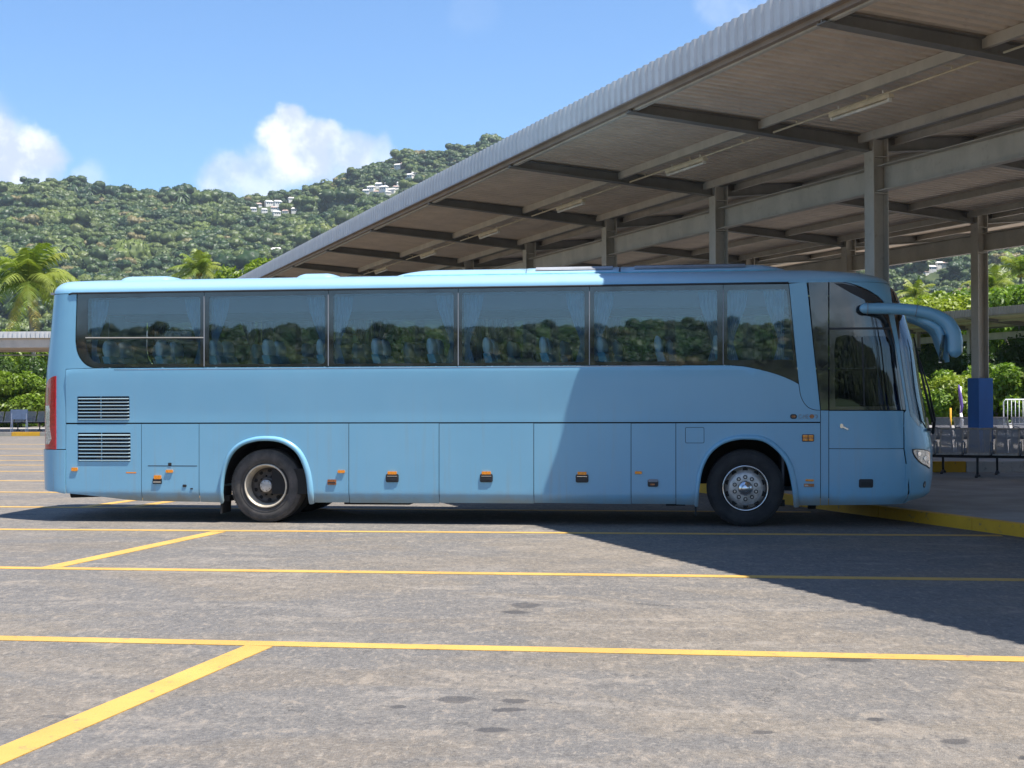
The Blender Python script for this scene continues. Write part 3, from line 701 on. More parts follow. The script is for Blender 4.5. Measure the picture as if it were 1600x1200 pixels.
def panel(name, outl, mat, holes=(), parent=bus, off=0.0, th=.012, step=.12, gap=.004, far=False, smooth=True, bulge=0.0):
    """a piece of bus skin with real thickness, following the curved body"""
    o2 = densify(inset(outl, gap), step); hs = [densify(h, step) for h in holes]
    pts = list(o2); edges = [(i, (i+1) % len(o2)) for i in range(len(o2))]
    for h in hs:
        b = len(pts); pts += h; edges += [(b+i, b+(i+1) % len(h)) for i in range(len(h))]
    xs = [p[0] for p in o2]; ys = [p[1] for p in o2]
    gx = np.arange(min(xs)+step*.5, max(xs), step); gy = np.arange(min(ys)+step*.5, max(ys), step)
    cen = np.array(pts)
    levels = [2.035, 2.05, 2.065, 2.085] if (max(ys) > 2.1 and min(ys) < 2.03) else []
    levels += [l for l in (.31,.34,.38,.42) if min(ys) < .3 < .42 < max(ys)]
    for y in list(gy)+levels:
        for x in gx:
            if inpoly(x, y, o2) and not any(inpoly(x, y, h) for h in hs) and np.min(np.abs(cen-np.array([x,y])).max(1)) > (step*.3 if y not in levels else .006): pts.append((x, y))
    r = delaunay_2d_cdt([Vector(p) for p in pts], edges, [], 0, 1e-6)
    V2 = [tuple(v) for v in r[0]]; tris = []
    for f in r[2]:
        cx = sum(V2[i][0] for i in f)/3; cy = sum(V2[i][1] for i in f)/3
        if inpoly(cx, cy, o2) and not any(inpoly(cx, cy, h) for h in hs): tris.append(tuple(f))
    def q(p, z, o):
        P = SP(p, z, o)
        if far: P = np.array([P[0], BW-P[1], P[2]])
        return P
    if bulge:
        mx, my = (min(xs)+max(xs))/2, (min(ys)+max(ys))/2; wx, wy = (max(xs)-min(xs))/2, (max(ys)-min(ys))/2
        bl = lambda p, z: bulge*(1-((p-mx)/wx)**2)*(1-((z-my)/wy)**2)
    else: bl = lambda p, z: 0
    n = len(V2)
    # a touch of unevenness, as beaten panels have
    A = [q(p, z, off+bl(p, z)) for p, z in V2]; B = [q(p, z, off-th) for p, z in V2]
    cnt = {}
    for f in tris:
        for i in range(3):
            e = (f[i], f[(i+1)%3]); cnt[e] = cnt.get(e, 0)+1
    faces = list(tris) + [tuple(n+i for i in f[::-1]) for f in tris]; nf = len(faces)
    # separate vertices for the rim so its edge stays crisp
    NN = [PN(p, z) for p, z in V2]
    if far: NN = [np.array([v[0], -v[1], v[2]]) for v in NN]
    fl = []
    for f in tris:
        g_ = np.cross(A[f[1]]-A[f[0]], A[f[2]]-A[f[0]]); fl.append(f if np.dot(g_, NN[f[0]]) > 0 else f[::-1])
    faces = fl + [tuple(n+i for i in f[::-1]) for f in fl]
    V = A+B; rim = []; NR = list(NN)+[-v for v in NN]
    cnt = {(f[i], f[(i+1)%3]) for f in fl for i in range(3)}
    for (i, j) in sorted(cnt):
        if (j, i) not in cnt:
            b = len(V); V += [A[i], A[j], B[j], B[i]]; rim.append((b, b+3, b+2, b+1)); g_ = np.cross(B[i]-A[i], B[j]-A[i]); g_ = g_/max(1e-12, np.linalg.norm(g_)); NR += [g_]*4
    me = bpy.data.meshes.new(name); me.from_pydata([tuple(v) for v in V], [], faces+rim); me.materials.append(mat)
    me.polygons.foreach_set('use_smooth', [smooth and k < nf for k in range(nf+len(rim))]); me.update()
    if smooth and not bulge: me.normals_split_custom_set_from_vertices([tuple(v) for v in NR])
    return link(name, me, parent)
def cap(o, lab): o['label'] = lab; return o

ZT = 3.125
RA_IN = [(347,786),(348,760),(352,735),(361,712),(376,697),(395,690),(413,688),(436,690),(455,699),(468,713),(477,735),(481,757),(483,786)]
FA_IN = [(1090,790),(1092,765),(1097,735),(1109,710),(1128,694),(1150,687),(1168,686),(1192,689),(1213,703),(1228,722),(1235,745),(1239,768),(1241,791)]
ra = smooth_curve(px(RA_IN), 3); fa = smooth_curve(px(FA_IN), 3)
# --- waist (long side skin), near side
top_curve = [(1130,570.5),(1160,572),(1190,578),(1215,585),(1235,593),(1248,600)]
groove = [(1249,607),(1251,618),(1256,629),(1263,636.5),(1272,640.3),(1282,641)]
waist = px([(103,577),(118,576),(150,575.2),(320,574),(513,573),(716,572),(921,571)]) + smooth_curve(px(top_curve), 4) + smooth_curve(px(groove), 3) + px([(1282,659.5),(834,660),(400,660.5),(103,661)])
v1 = (pz(121,619.5), pz(202.5,656.5)); v2 = (pz(121.5,676), pz(204,721))
LEDGE = True
panel('side_skin', waist, M['paint'], [rrect(v1[0], v1[1], .012)])
LEDGE = False
# --- lower row
def low(name, lst, holes=(), **k): return panel(name, px(lst), M['paint'], holes, **k)
e1 = low('engine_flap', [(103,662.5),(221,662),(221,783.5),(200,782),(160,777),(130,773.5),(103,771)], [rrect(v2[0], v2[1], .012)])
e2 = low('service_flap', [(221,662),(311,661.8),(311,785),(221,783.5)])
arch_l = px([(311,661.8),(545,661.3),(545,786),(484,786)]) + ra[::-1] + px([(346,786),(311,785)])
panel('rear_wheel_arch_panel', arch_l, M['paint'])
for a, b in ((545,686),(686,834),(834,986),(986,1056)):
    low('luggage_hatch', [(a,661.3),(b,661),(b,788.5 if b > 900 else 787.5),(a,788 if a > 900 else 786.5)])
flap_hole = rrect(pz(1070.5,667.5), pz(1100.5,692.5), .02)
arch_r = px([(1056,661),(1282,660.6),(1282,790.5),(1242,790.5)]) + fa[::-1] + px([(1089,790),(1056,789)])
panel('front_wheel_arch_panel', arch_r, M['paint'], [flap_hole])
panel('fuel_flap', flap_hole, M['paint'], gap=.006, off=.0)
panel('pillar_panel', px([(1282,641),(1295,641),(1295,790),(1282,790.3)]), M['paint'])
d1 = panel('front_door', px([(1295,641.5),(1412,641.5),(1412,701),(1295,701)]), M['paint'], step=.08)
d2 = panel('front_door_lower', px([(1295,701),(1412,701),(1410,787.5),(1295,790)]), M['paint'], step=.08)
# --- B pillar
panel('door_pillar', px([(1232.5,443),(1260.5,440),(1263,462),(1271,540),(1282,641)]) + smooth_curve(px(groove[::-1]), 3)[1:] + px([(1248,600),(1240,520)]), M['paint'], off=.004, step=.1)
# --- tail
top = ZT
L_ = 2*PR
wcor = [(103,577),(118,576),(146,575),(136,571),(128,564),(122,554),(118.5,540),(118,520),(120,457.5)]
near_edge = px([(103,702),(103,640)]) + px([(103,577)]) + smooth_curve(px(wcor[2:]), 2) + [(pz(120,457.5)[0], top)]
far_edge = [(L_-p, z) for p, z in near_edge][::-1]
rw = rrect((PR-1.0, 2.15), (PR+1.0, 2.95), .12)
panel('tail_panel', near_edge+far_edge, M['paint'], [rw], step=.09)
panel('rear_window', rw, M['glass_dark'], off=-.004, th=.006, step=.2)
bl = px([(103,702.5),(103,771.5),(90,769),(78,764)]); bl = bl[:3] + [(bl[3][0], bl[3][1])]
zb = bl[-1][1]
nb = [(pz(103,702.5)[0], pz(103,702.5)[1]), bl[1], bl[2], (PR+.9, zb)]
panel('rear_bumper', nb + [(L_-p, z) for p, z in nb][::-1], M['paint'], off=.018, th=.03, step=.08)
# --- taillights
tl = smooth_curve(px([(88,587.5),(82.5,589),(77,594),(73.5,603),(72,620),(71.8,650),(72,690)]), 3)
tlz = [p for p in tl]; b_ = pz(88,702)
tl_out = tl[:-1] + [(tl[-1][0], b_[1]), b_]
for far in (False, True):
    t_ = panel('tail_light', tl_out, M['red'], off=.014, th=.024, gap=0, step=.05, far=far)
    panel('reversing_lens', px([(73.2,634),(78,634),(79.3,640),(79,668),(81.5,686),(78,694),(73.2,694)]), M['clearlens'], parent=t_, off=.018, th=.01, gap=0, step=.04, far=far)
    panel('indicator_lens', px([(73.5,606),(77.5,606),(78,630),(73.2,630)]), M['brownlens'], parent=t_, off=.017, th=.01, gap=0, step=.04, far=far)
# --- nose skin with the windscreen opening
dg_r = [(1412,641),(1416,641),(1413,620),(1408,590),(1401.5,553),(1394,515),(1388,490),(1384,478),(1380.5,471)]
dg_top = [(1380.5,471),(1373,463.5),(1360,455),(1345,448),(1330,443),(1316,440.8),(1296,440),(1262,440)]
ne = px([(1411.5,787.5),(1413,701),(1412.8,645)]) + px(dg_r[1:-1]) + px(dg_top[:6])
ne = ne + [(ne[-1][0]-.02, ZT+.004)]
bot = [(12.0,.36),(11.7,.335)]
wl = px([(1391.5,455),(1393.5,470),(1397,490),(1402,520),(1407.5,560),(1413.5,600),(1418.5,630),(1422.5,650)])
print('windscreen edge', [(round(a,2),round(b,2)) for a,b in wl], 'nose edge', [(round(a,2),round(b,2)) for a,b in ne])
wl_e = [(wl[0][0]+.05, 3.07)] + wl + [(wl[-1][0]+.03, 1.40),(wl[-1][0]+.10, 1.32),(wl[-1][0]+.22, 1.27),(12.35,1.24)]
wl_e = smooth_curve(wl_e, 2)
ws = wl_e + [(2*PC-p, z) for p, z in wl_e][::-1]
nose_o = ne + [(2*PC-p, z) for p, z in ne][::-1] + [(2*PC-p, z) for p, z in bot][::-1] + bot
panel('nose_panel', nose_o, M['paint'], [ws], step=.07)
wsg = panel('windscreen', ws, M['glass_dark'], off=-.003, th=.006, step=.12, gap=.002)
inner = inset(ws, .07)
panel('windscreen_border', ws, M['frit'], [inner], off=.001, th=.003, parent=wsg, step=.12, gap=.002)
panel('sun_strip', [(p, z) for p, z in rrect((11.75,2.78),(2*PC-11.75,3.03), .04)], M['frit'], off=.004, th=.002, parent=wsg, step=.15)
# wipers on their arms
for (pa, pb) in ((11.95, 12.5),):
    mb = MB(); mb.tube([tuple(SP(12.28, 1.18, .04)), tuple(SP(12.10, 1.35, .11)), tuple(SP(11.98, 1.75, .12)), tuple(SP(11.93, 2.12, .07))], [.022,.02,.013,.009], 6)
    mb.tube([tuple(SP(12.02, 1.32, .10)), tuple(SP(11.95, 1.8, .075)), tuple(SP(11.91, 2.42, .05))], [.02,.016,.010], 6); mb.build('wiper', M['black'], bus)
    mb = MB(); mb.tube([tuple(SP(13.4, 1.18, .04)), tuple(SP(13.15, 1.4, .10)), tuple(SP(13.1, 2.1, .07))], [.02,.016,.01], 6); mb.tube([tuple(SP(13.2, 1.35, .06)), tuple(SP(13.05, 2.4, .04))], .014, 6); mb.build('wiper', M['black'], bus)
MB().tube([tuple(SP(12.0+k*.1, 1.23, .03)) for k in range(17)], .018, 6).build('windscreen_seal', M['black'], bus)
# headlights, fog lights, corner seam detail
hl = smooth_curve(px([(1426,702.5),(1436,702),(1446,703.5),(1452,706.5),(1454.6,712),(1455.2,722),(1455,731),(1448,728.5),(1440,724.5),(1433,718.5),(1428,711)]), 2, True)
for far in (False, True):
    rim_ = panel('headlight', hl, M['black'], off=.006, th=.02, gap=-.006, step=.05, far=far)
    panel('headlight_lens', hl, M['clearlens'], off=.012, th=.008, gap=.006, step=.05, parent=rim_, far=far)
    for (u, v, r_) in ((1435,709,.028),(1444,716,.032),(1449.5,722,.024)):
        c = pz(u, v); panel('lamp_reflector', [(c[0]+r_*math.cos(a), c[1]+r_*math.sin(a)) for a in np.linspace(0, 2*PI, 13)[:-1]], M['chrome'], off=.019, th=.006, gap=0, step=.05, parent=rim_, far=far)
    c = pz(1444.5,757); f_ = panel('fog_light', [(c[0]+.034*math.cos(a), c[1]+.042*math.sin(a)) for a in np.linspace(0, 2*PI, 17)[:-1]], M['black'], off=.004, th=.01, gap=0, step=.05, far=far)
    panel('fog_lens', [(c[0]+.022*math.cos(a), c[1]+.028*math.sin(a)) for a in np.linspace(0, 2*PI, 17)[:-1]], M['clearlens'], off=.010, th=.01, gap=0, step=.05, parent=f_, far=far)
panel('bumper_seam_bracket', px([(1414,725),(1421,724.5),(1420,740),(1417.5,762),(1415,762)]), M['paint'], off=.006, th=.008, gap=0, step=.05)
# --- black lining right behind the skin
liner = [(L_-.0+.0-(-.9), .42)]
lz0, lz1 = .36, 2.02
lin = [(-.9,.5),(.4,.5),(.5,.40),(2.0,lz0)] + [(p-.0, max(z, lz0)) for p, z in ra] + [(8.4,lz0)] + [(p, max(z, lz0)) for p, z in fa] + [(11.6,.40),(12.6,.44),(12.6,lz1-.85),(11.2,lz1-.7),(11.2,lz1),(-.9,lz1)]
panel('inner_lining', lin, M['dark'], off=-.03, th=.01, step=.3, gap=0, smooth=False)
panel('inner_lining', lin, M['dark'], off=-.03, th=.01, step=.3, gap=0, smooth=False, far=True)
# --- flared wheel arch lips
def flare(path, cx):
    mb = MB(); vs = []; n = len(path)
    for i, (p, z) in enumerate(path):
        a = Vector(path[max(i-1,0)]); b = Vector(path[min(i+1,n-1)]); d = (b-a).normalized(); nn = Vector((-d.y, d.x))
        if nn.y < 0 and abs(nn.y) > .3: nn = -nn
        if (nn.x > 0) != (p > cx) and abs(nn.x) > .3: nn = -nn
        f = i/(n-1); wd = .042+.028*f
        for (o, h) in ((-.006,-.03),(-.006,.030),(.012,.042),(wd*.75,.034),(wd,.004),(wd+.003,-.006)):
            vs.append(tuple(SP(p+nn.x*o, max(.28, z+nn.y*o), h)))
    k = 6
    mb.add(vs, [(i*k+j, i*k+j+1, (i+1)*k+j+1, (i+1)*k+j) for i in range(n-1) for j in range(k-1)], True); return mb
flare(ra, 3.11).build('wheel_arch_trim', M['paint'], bus); flare(fa, 9.5).build('wheel_arch_trim', M['paint'], bus)
# --- far side skin
far_low = [(.3,.5),(1.5,.31),(2.4,.30)] + [(p, max(z,.30)) for p, z in ra] + [(8.6,.30)] + [(p, max(z,.30)) for p, z in fa] + [(11.47,.33),(11.47,1.345),(.3,1.345)]
panel('far_side_skin', far_low, M['paint'], far=True, step=.25)
panel('far_side_waist', [(.28,1.352),(11.47,1.352),(11.50,2.07),(.28,2.07)], M['paint'], far=True, step=.25)
# --- louvred vents
def vent(a, b, n):
    x0, x1 = sorted((a[0], b[0])); z0, z1 = sorted((a[1], b[1])); v = empty('vent', (0,0,0), 0, bus)
    MB().box(((x0+x1)/2, .045, (z0+z1)/2), (x1-x0+.04, .02, z1-z0+.03)).build('vent_back', M['dark'], v)
    h = (z1-z0)/n; mb = MB()
    xm = x0+(x1-x0)*.45
    pr = [(.006, h*.06),(-.016, h*.10),(-.018, h*.17),(-.004, h*.44),(.016, h*.60)]
    L = x1-x0; vs = []
    for xx, s_ in ((x0-.004,0),(x0+.02,1),(x1-.02,1),(x1+.004,0)):
        for (y, z) in pr: vs.append((xx, (y if s_ or y > 0 else y*.2)+.006, z))
    mb.add(vs, [(i*5+j, i*5+j+1, (i+1)*5+j+1, (i+1)*5+j) for i in range(3) for j in range(4)])
    me = mb.me('louvre', M['paint'])
    for i in range(n): link('louvre', me, v, (0,0,z0+i*h+h*.05))
    MB().box((xm, .012, (z0+z1)/2), (.010, .02, z1-z0)).build('vent_bar', M['paint'], v)
vent(v1[0], v1[1], 7); vent(v2[0], v2[1], 8)
# --- latches, reflectors, indicator
def plate(name, u0, v0, u1, v1_, mat, off=.012, r=.012, parent=bus, th=.02, bulge=0.0):
    a, b = pz(u0, v0), pz(u1, v1_); r = min(r, abs(a[1]-b[1])*.45, abs(a[0]-b[0])*.45)
    return panel(name, rrect(a, b, r), mat, off=off, th=th, gap=0, step=.05, parent=parent, bulge=bulge)
for u, v in ((613,747),(760,747),(909.5,747.5)):
    l_ = plate('hatch_latch', u-10, v-6.5, u+10, v+6.5, M['black'], .012, .022); plate('latch_handle', u-7.5, v-1, u+7.5, v+3, M['black'], .020, .01, l_, .01)
    plate('latch_rim', u-8, v-3.6, u+8, v-2.6, M['chrome'], .015, .003, l_, .006)
    plate('amber_reflector', u-7, v-10.5, u+7, v-5.8, M['orange'], .018, .006, l_)
l_ = plate('hatch_latch', 239,747.5,253,756, M['black'], .012, .01); plate('latch_handle', 240,752,252,754, M['chrome'], .018, .003, l_, .006); plate('amber_reflector', 241,742.5,252,748.5, M['orange'], .018, .01, l_)
l_ = plate('hatch_latch', 512,749,525.5,757.5, M['brownlens'], .014, .01); plate('latch_handle', 513,753,524.5,755, M['black'], .018, .003, l_, .006)
l_ = plate('hatch_latch', 1012,749,1028.5,760.5, M['black'], .014, .02); plate('latch_handle', 1013,748.5,1028,753, M['benchsteel'], .019, .01, l_, .01); plate('amber_reflector', 1016,755.5,1023,758, M['brownlens'], .019, .006, l_, .006)
l_ = plate('door_lower_handle', 1342,748.5,1364,762, M['black'], .006, .02); plate('latch_handle', 1345,753,1361,759, M['rubber'], .012, .01, l_, .01)
l_ = plate('hatch_latch', 1256,755.5,1272,760.5, M['brownlens'], .014, .008); plate('amber_reflector', 1258.5,748.8,1271.5,752, M['orange'], .014, .008, l_); plate('latch_handle', 1257,757,1263,759.5, M['clearlens'], .018, .005, l_, .006)
for (u0,v0,u1,v1_) in ((112,730.5,121.5,736),(259.5,734,270.5,738.5),(528,734.5,539,739),(992,736.2,1003,740.6)): plate('side_marker', u0, v0, u1, v1_, M['orange'], .016, .012)
ind = plate('side_indicator', 1253,678.5,1272,690, M['black'], .008, .014)
for (a, b, c, d) in ((1254.2,679.6,1262,684),(1263.2,679.6,1270.8,684),(1254.2,684.8,1262,688.9),(1263.2,684.8,1270.8,688.9)): plate('indicator_lens', a, b, c, d, M['orange'], .014, .006, ind, .01, .004)
plate('scratch', 197,737.5,213,739.5, M['orange'], .0015, .004, bus, .003)
for (u0,v0,u1,v1_) in ((285.5,757,291.5,761),(297.5,762.5,301.5,764.5)): plate('lock_barrel', u0, v0, u1, v1_, M['black'], .008, .01)
# thin seam of the small service lid
plate('lid_seam', 231,727.3,308,728.6, M['dark'], .0012, .003, bus, .004); plate('lid_hinge', 263,723,268,727.5, M['black'], .006, .006)
# door lock and handle
l_ = plate('door_lock', 1312.5,662,1317.5,669, M['chrome'], .012, .02); a_ = pz(1317,667); b_ = pz(1325,671)
MB().bar((a_[0], SP(*a_)[1]-.02, a_[1]), (b_[0], SP(*b_)[1]-.02, b_[1]), .014, .02).build('lock_lever', M['chrome'], bus)
# --- windows
frit_n = []
tops = lambda u: 457.3-.01243*(u-120)
bots = lambda u: 574.2-.0039*(u-150)
WX = [120,319,513,716,921,1130]
clear = [((138,466),(313,568.5)),((326.5,463.5),(508,568)),((521,459.7),(709,567)),((722,457),(913.5,565.5)),((928,455.5),(1121,564)),((1136,453),(1233,562))]
wl1 = smooth_curve(px([(121,457.8),(119,520),(119.5,540),(123,554),(129,563.5),(137,570.5),(147,574.3)]), 3)
for i in range(6):
    a = WX[i]; b = WX[i+1] if i < 5 else 1232
    if i == 0: fr = wl1 + px([(319,bots(319)),(319,tops(319))])
    elif i < 5: fr = px([(a,tops(a)),(a,bots(a)),(b,bots(b)),(b,tops(b))])
    else: fr = px([(a,tops(a)),(a,570.3)]) + smooth_curve(px(top_curve), 3)[1:] + px([(1240,520),(1232.3,443.5)])
    (u0,v0_),(u1,v1_) = clear[i]
    if i == 0:
        up_, dn_ = rrect(pz(137,466), pz(313,526), .035), smooth_curve(px([(134,530.5),(135,545),(139,556),(146,564),(156,568),(170,568.7)]), 2)+px([(240,568.6),(313,568.4),(313,530)])
        hs = [up_, dn_]
    elif i == 5:
        q0, q1 = pz(u0, v0_), pz(1226, v1_); hs = [[(q0[0]+.02,q1[1]), (pz(1240,562)[0],q1[1]), (pz(1229.5,453)[0],q0[1]-.03),(pz(1229.5,453)[0]-.03,q0[1]), (q0[0]+.03,q0[1]), (q0[0],q0[1]-.03), (q0[0],q1[1]+.02)]]
    else: hs = [rrect(pz(u0,v0_), pz(u1,v1_), .04)]
    for far in (False, True):
        wn = panel('window', fr, M['frit'], hs, off=.0, th=.010, gap=.003, step=.25, far=far)
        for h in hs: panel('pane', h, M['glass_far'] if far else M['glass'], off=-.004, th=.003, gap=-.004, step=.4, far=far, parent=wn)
    if i:
        mu = MB(); p_, q_ = pz(a, tops(a)+8), pz(a, bots(a)-1)
        mu.bar(tuple(SP(p_[0], p_[1], .003)), tuple(SP(q_[0], q_[1], .003)), .011, .008, (0,1,0)); mu.build('mullion', M['benchsteel'], bus)
sl = MB(); p_, q_ = pz(134,527.6), pz(318,527.4); sl.bar(tuple(SP(p_[0], p_[1], .006)), tuple(SP(q_[0], q_[1], .006)), .012, .014, (0,0,1)); sl.build('window_rail', M['steel'], bus)
# --- glass beside the driver and in the door
side_strip = px([(1262.5,440.5),(1294.5,440.3),(1294.5,640.8),(1282.5,640.8),(1271.5,540)])
panel('quarter_glass', side_strip, M['frit'], gap=.004, th=.008)
door_o = px([(1295.5,440.4),(1316,441),(1330,443.4),(1345,448.4),(1360,455.4),(1373,464),(1380.5,471.5),(1384,478.5),(1388,490.5),(1394,515),(1401.5,553),(1408,590),(1413,620),(1415.5,640.8),(1295.5,640.8)])
dh = smooth_curve(px([(1306,527),(1340,525.5),(1378,525),(1388,529),(1393,545),(1399,590),(1404,625),(1401,633),(1390,634.5),(1340,635),(1310,635),(1305,630),(1304.5,575)]), 2, True)
df = panel('door_window', door_o, M['frit'], [dh], gap=.004, th=.008, step=.08)
panel('pane', dh, M['glass_dark'], off=-.003, th=.003, gap=-.003, parent=df, step=.1)
plate('door_glass_bar', 1296,512,1391,515, M['black'], .006, .004, df, .01)
for (u0, v0, u1, v1_) in ((1348,527,1349.6,634),): plate('glass_divider', u0, v0, u1, v1_, M['black'], .004, .002, df, .01)
# black reflective sweep over the door window corner
panel('corner_trim', px([(1303,442.5),(1316,442.7),(1330,445.5),(1345,450.5),(1360,457.5),(1372,466),(1377,472),(1354,470),(1330,458)]), M['black'], off=.003, th=.004, gap=0, parent=df, step=.08)
panel('far_pillar', [(10.06,2.078),(10.45,2.078),(10.32,ZT),(10.06,ZT)], M['paint'], far=True, step=.2)
qf = panel('far_front_window', [(10.46,2.078)]+[(11.49,2.078)]+px([(1408,590),(1401.5,553),(1394,515),(1388,490),(1380.5,471),(1360,455),(1330,443)])+[(10.9,ZT),(10.33,ZT)], M['frit'], [rrect((10.6,2.15),(11.2,2.95),.05)], far=True, step=.12)
panel('pane', rrect((10.6,2.15),(11.2,2.95),.05), M['glass_dark'], off=-.003, th=.003, gap=-.003, far=True, parent=qf, step=.2)
# --- drip rail above the windows
mb = MB(); a, b = pz(113,458), pz(1232,443.4)
pts = [tuple(SP(a[0]+(b[0]-a[0])*k/30, 3.128, .004)) for k in range(31)]
mb.tube([(a[0]-.04, pts[0][1]+.01, 3.115)]+pts, .014, 6); mb.build('drip_rail', M['black'], bus)
mb = MB(); pts = [tuple(SP(p, 2.078, .004)) for p in np.linspace(1.0, 8.7, 20)]; mb.tube(pts, .005, 5); mb.build('belt_strip', M['chrome'], bus)
# --- roof: lofted shoulder and crown
def roof():
    NP = 150; ps = np.r_[np.linspace(PR, .5, 22)[:-1], np.linspace(.5, 10.6, 40)[:-1], np.linspace(10.6, PC, 34)]
    ps = np.r_[ps, 2*PC-ps[::-1][1:]]; full = list(ps)
    rest = [(2*PC-PR)-0]
    rows = []
    for e in np.r_[np.linspace(0, 1, 9), 1.12, 1.3, 1.5, 1.75, 2.0]:
        if e <= 1:
            a = e*PI/2; z = ZT+.005+.19*math.sin(a); dI = .36*(1-math.cos(a)); dF = .10*math.sin(a)+1.15*(1-math.cos(a))**1.3; dR = .16*(1-math.cos(a))
        else:
            f = e-1; z = ZT+.195+.06*(1-(1-f)**2); dI = .36+.86*f; dF = 1.25+2.4*f; dR = .16+.9*f
        row = []
        for p in full:
            q = min(p, 2*PC-p) if p > PC else p
            s, t = on_outline(q, 11.42-dF if True else 0, -.05+dR, Iz(ZT)+dI) if True else None
            # nose base moves back with the crown
            if q > 10.6:
                F = 11.42-dF; B = BW/2-(Iz(ZT)+dI); base = 10.6-dF*.9 if dF > .0 else 10.6
                k = (q-10.6)/2.2; nose, _ = outline(10.6+(F-base), -.05+dR, Iz(ZT)+dI)
                s = float(np.interp(k, nose[0], nose[1]))-(10.6-base); t = float(np.interp(k, nose[0], nose[2]))
            elif q > .5: s = .5+(q-.5)*(10.1-dF*.9)/10.1
            if p > PC: t = BW-t
            row.append((s, t, z))
        rows.append(row)
    n = len(full); vs = [v for r in rows for v in r]; fs = []
    for i in range(len(rows)-1):
        for j in range(n-1): fs.append((i*n+j, i*n+j+1, (i+1)*n+j+1, (i+1)*n+j))
    # tail closes across the middle
        fs.append((i*n+n-1, i*n, (i+1)*n, (i+1)*n+n-1))
    b = (len(rows)-1)*n
    for j in range(n//2): fs.append((b+j, b+j+1, b+n-2-j, b+n-1-j))
    mb = MB(); mb.add(vs, fs, True); return mb
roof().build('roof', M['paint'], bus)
# --- roof unit (air conditioning) and hatches
def roof_z(t): x = abs(t-BW/2)/(BW/2-.42); return ZT+.195+.06*(1-min(1, x)**2)
def pod(name, s0, s1, t0, t1, ztop, nose_l, nose_r, zb=3.27, mat='paint', parent=bus):
    """long rounded cowl: rows along s, cross section across t"""
    vs = []; ss = []
    for k in range(9): ss.append(s0+nose_l*(1-math.cos(k/8*PI/2)) if nose_l else s0)
    for k in range(1, 12): ss.append(s0+nose_l+(s1-s0-nose_l-nose_r)*k/12)
    for k in range(9): ss.append(s1-nose_r*math.cos(k/8*PI/2)*1.0 if nose_r else s1)
    prof = [(0,0),(.0,.25),(.02,.55),(.07,.80),(.17,.95),(.32,1.0),(.5,1.02),(.68,1.0),(.83,.95),(.93,.80),(.98,.55),(1,.25),(1,0)]
    for s in ss:
        hl = 1.0
        if nose_l and s < s0+nose_l: x = (s-s0)/nose_l; hl = math.sqrt(max(0, 1-(1-x)**2))
        if nose_r and s > s1-nose_r: x = (s1-s)/nose_r; hl = min(hl, math.sqrt(max(0, 1-(1-x)**2)))
        sh = .08*(1-hl)
        for (a, h) in prof: vs.append((s, t0+sh+(t1-t0-2*sh)*a, zb+(ztop-zb)*h*hl))
    k = len(prof); mb = MB()
    mb.add(vs, [(i*k+j, i*k+j+1, (i+1)*k+j+1, (i+1)*k+j) for i in range(len(ss)-1) for j in range(k-1)], True)
    b = (len(ss)-1)*k; mb.add([vs[j] for j in range(k)], [tuple(range(k))]); mb.add([vs[b+j] for j in range(k)], [tuple(range(k))])
    return mb.build(name, M[mat], parent)
def sx(u, v, t): return float(plane_pt(u, v, t)[0])
T0 = .34
u_a, u_b, u_c, u_d = sx(606,433,T0), sx(821.5,420,T0), sx(968,418,T0), sx(1238,420,T0)
ac = empty('roof_unit', (0,0,0), 0, bus)
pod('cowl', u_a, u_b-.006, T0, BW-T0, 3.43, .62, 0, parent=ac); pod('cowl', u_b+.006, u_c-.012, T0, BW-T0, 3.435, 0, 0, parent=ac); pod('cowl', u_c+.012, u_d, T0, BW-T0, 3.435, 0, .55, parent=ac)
for (a, b) in ((sx(836,420,T0), sx(957,418,T0)), (sx(991,418,T0), sx(1165,416,T0))):
    g = empty('intake_grille', (0,0,0), 0, bus)
    mb = MB(); t_a, t_b = T0+.045, T0+.27
    n = 9
    for j in range(n):
        f = j/(n-1); tt = t_a+(t_b-t_a)*f; zz = 3.27+.165*(.62+.40*min(1, f*1.6)**.6)-.008; mb.box(((a+b)/2, tt, zz-.004), (b-a, .016, .008))
    mb.build('grille_bars', M['black'], g)
    mb = MB(); mb.add([(a,t_a,3.374),(b,t_a,3.374),(b,t_a+.07,3.419),(a,t_a+.07,3.419),(b,t_b,3.437),(a,t_b,3.437)], [(0,1,2,3),(3,2,4,5)]); mb.build('grille_back', M['benchsteel'], g)
for y_ in (T0-.012, BW-T0+.012): MB().tube([(u_a+.22, y_+(.02 if y_ < 1 else -.02), 3.318), (u_a+.5, y_, 3.318), (u_d-.5, y_, 3.318), (u_d-.2, y_+(.02 if y_ < 1 else -.02), 3.318)], .013, 6).build('cowl_gap_shade', M['seat'], ac)  # strip added to draw the shaded gap along the cowl base
for (a, b, zt_) in ((sx(180,437,.7), sx(266,436,.7), 3.43), (sx(456,434,.7), sx(522,432,.7), 3.43)): pod('roof_hatch', a, b, .72, 1.78, zt_, .16, .16, 3.30)
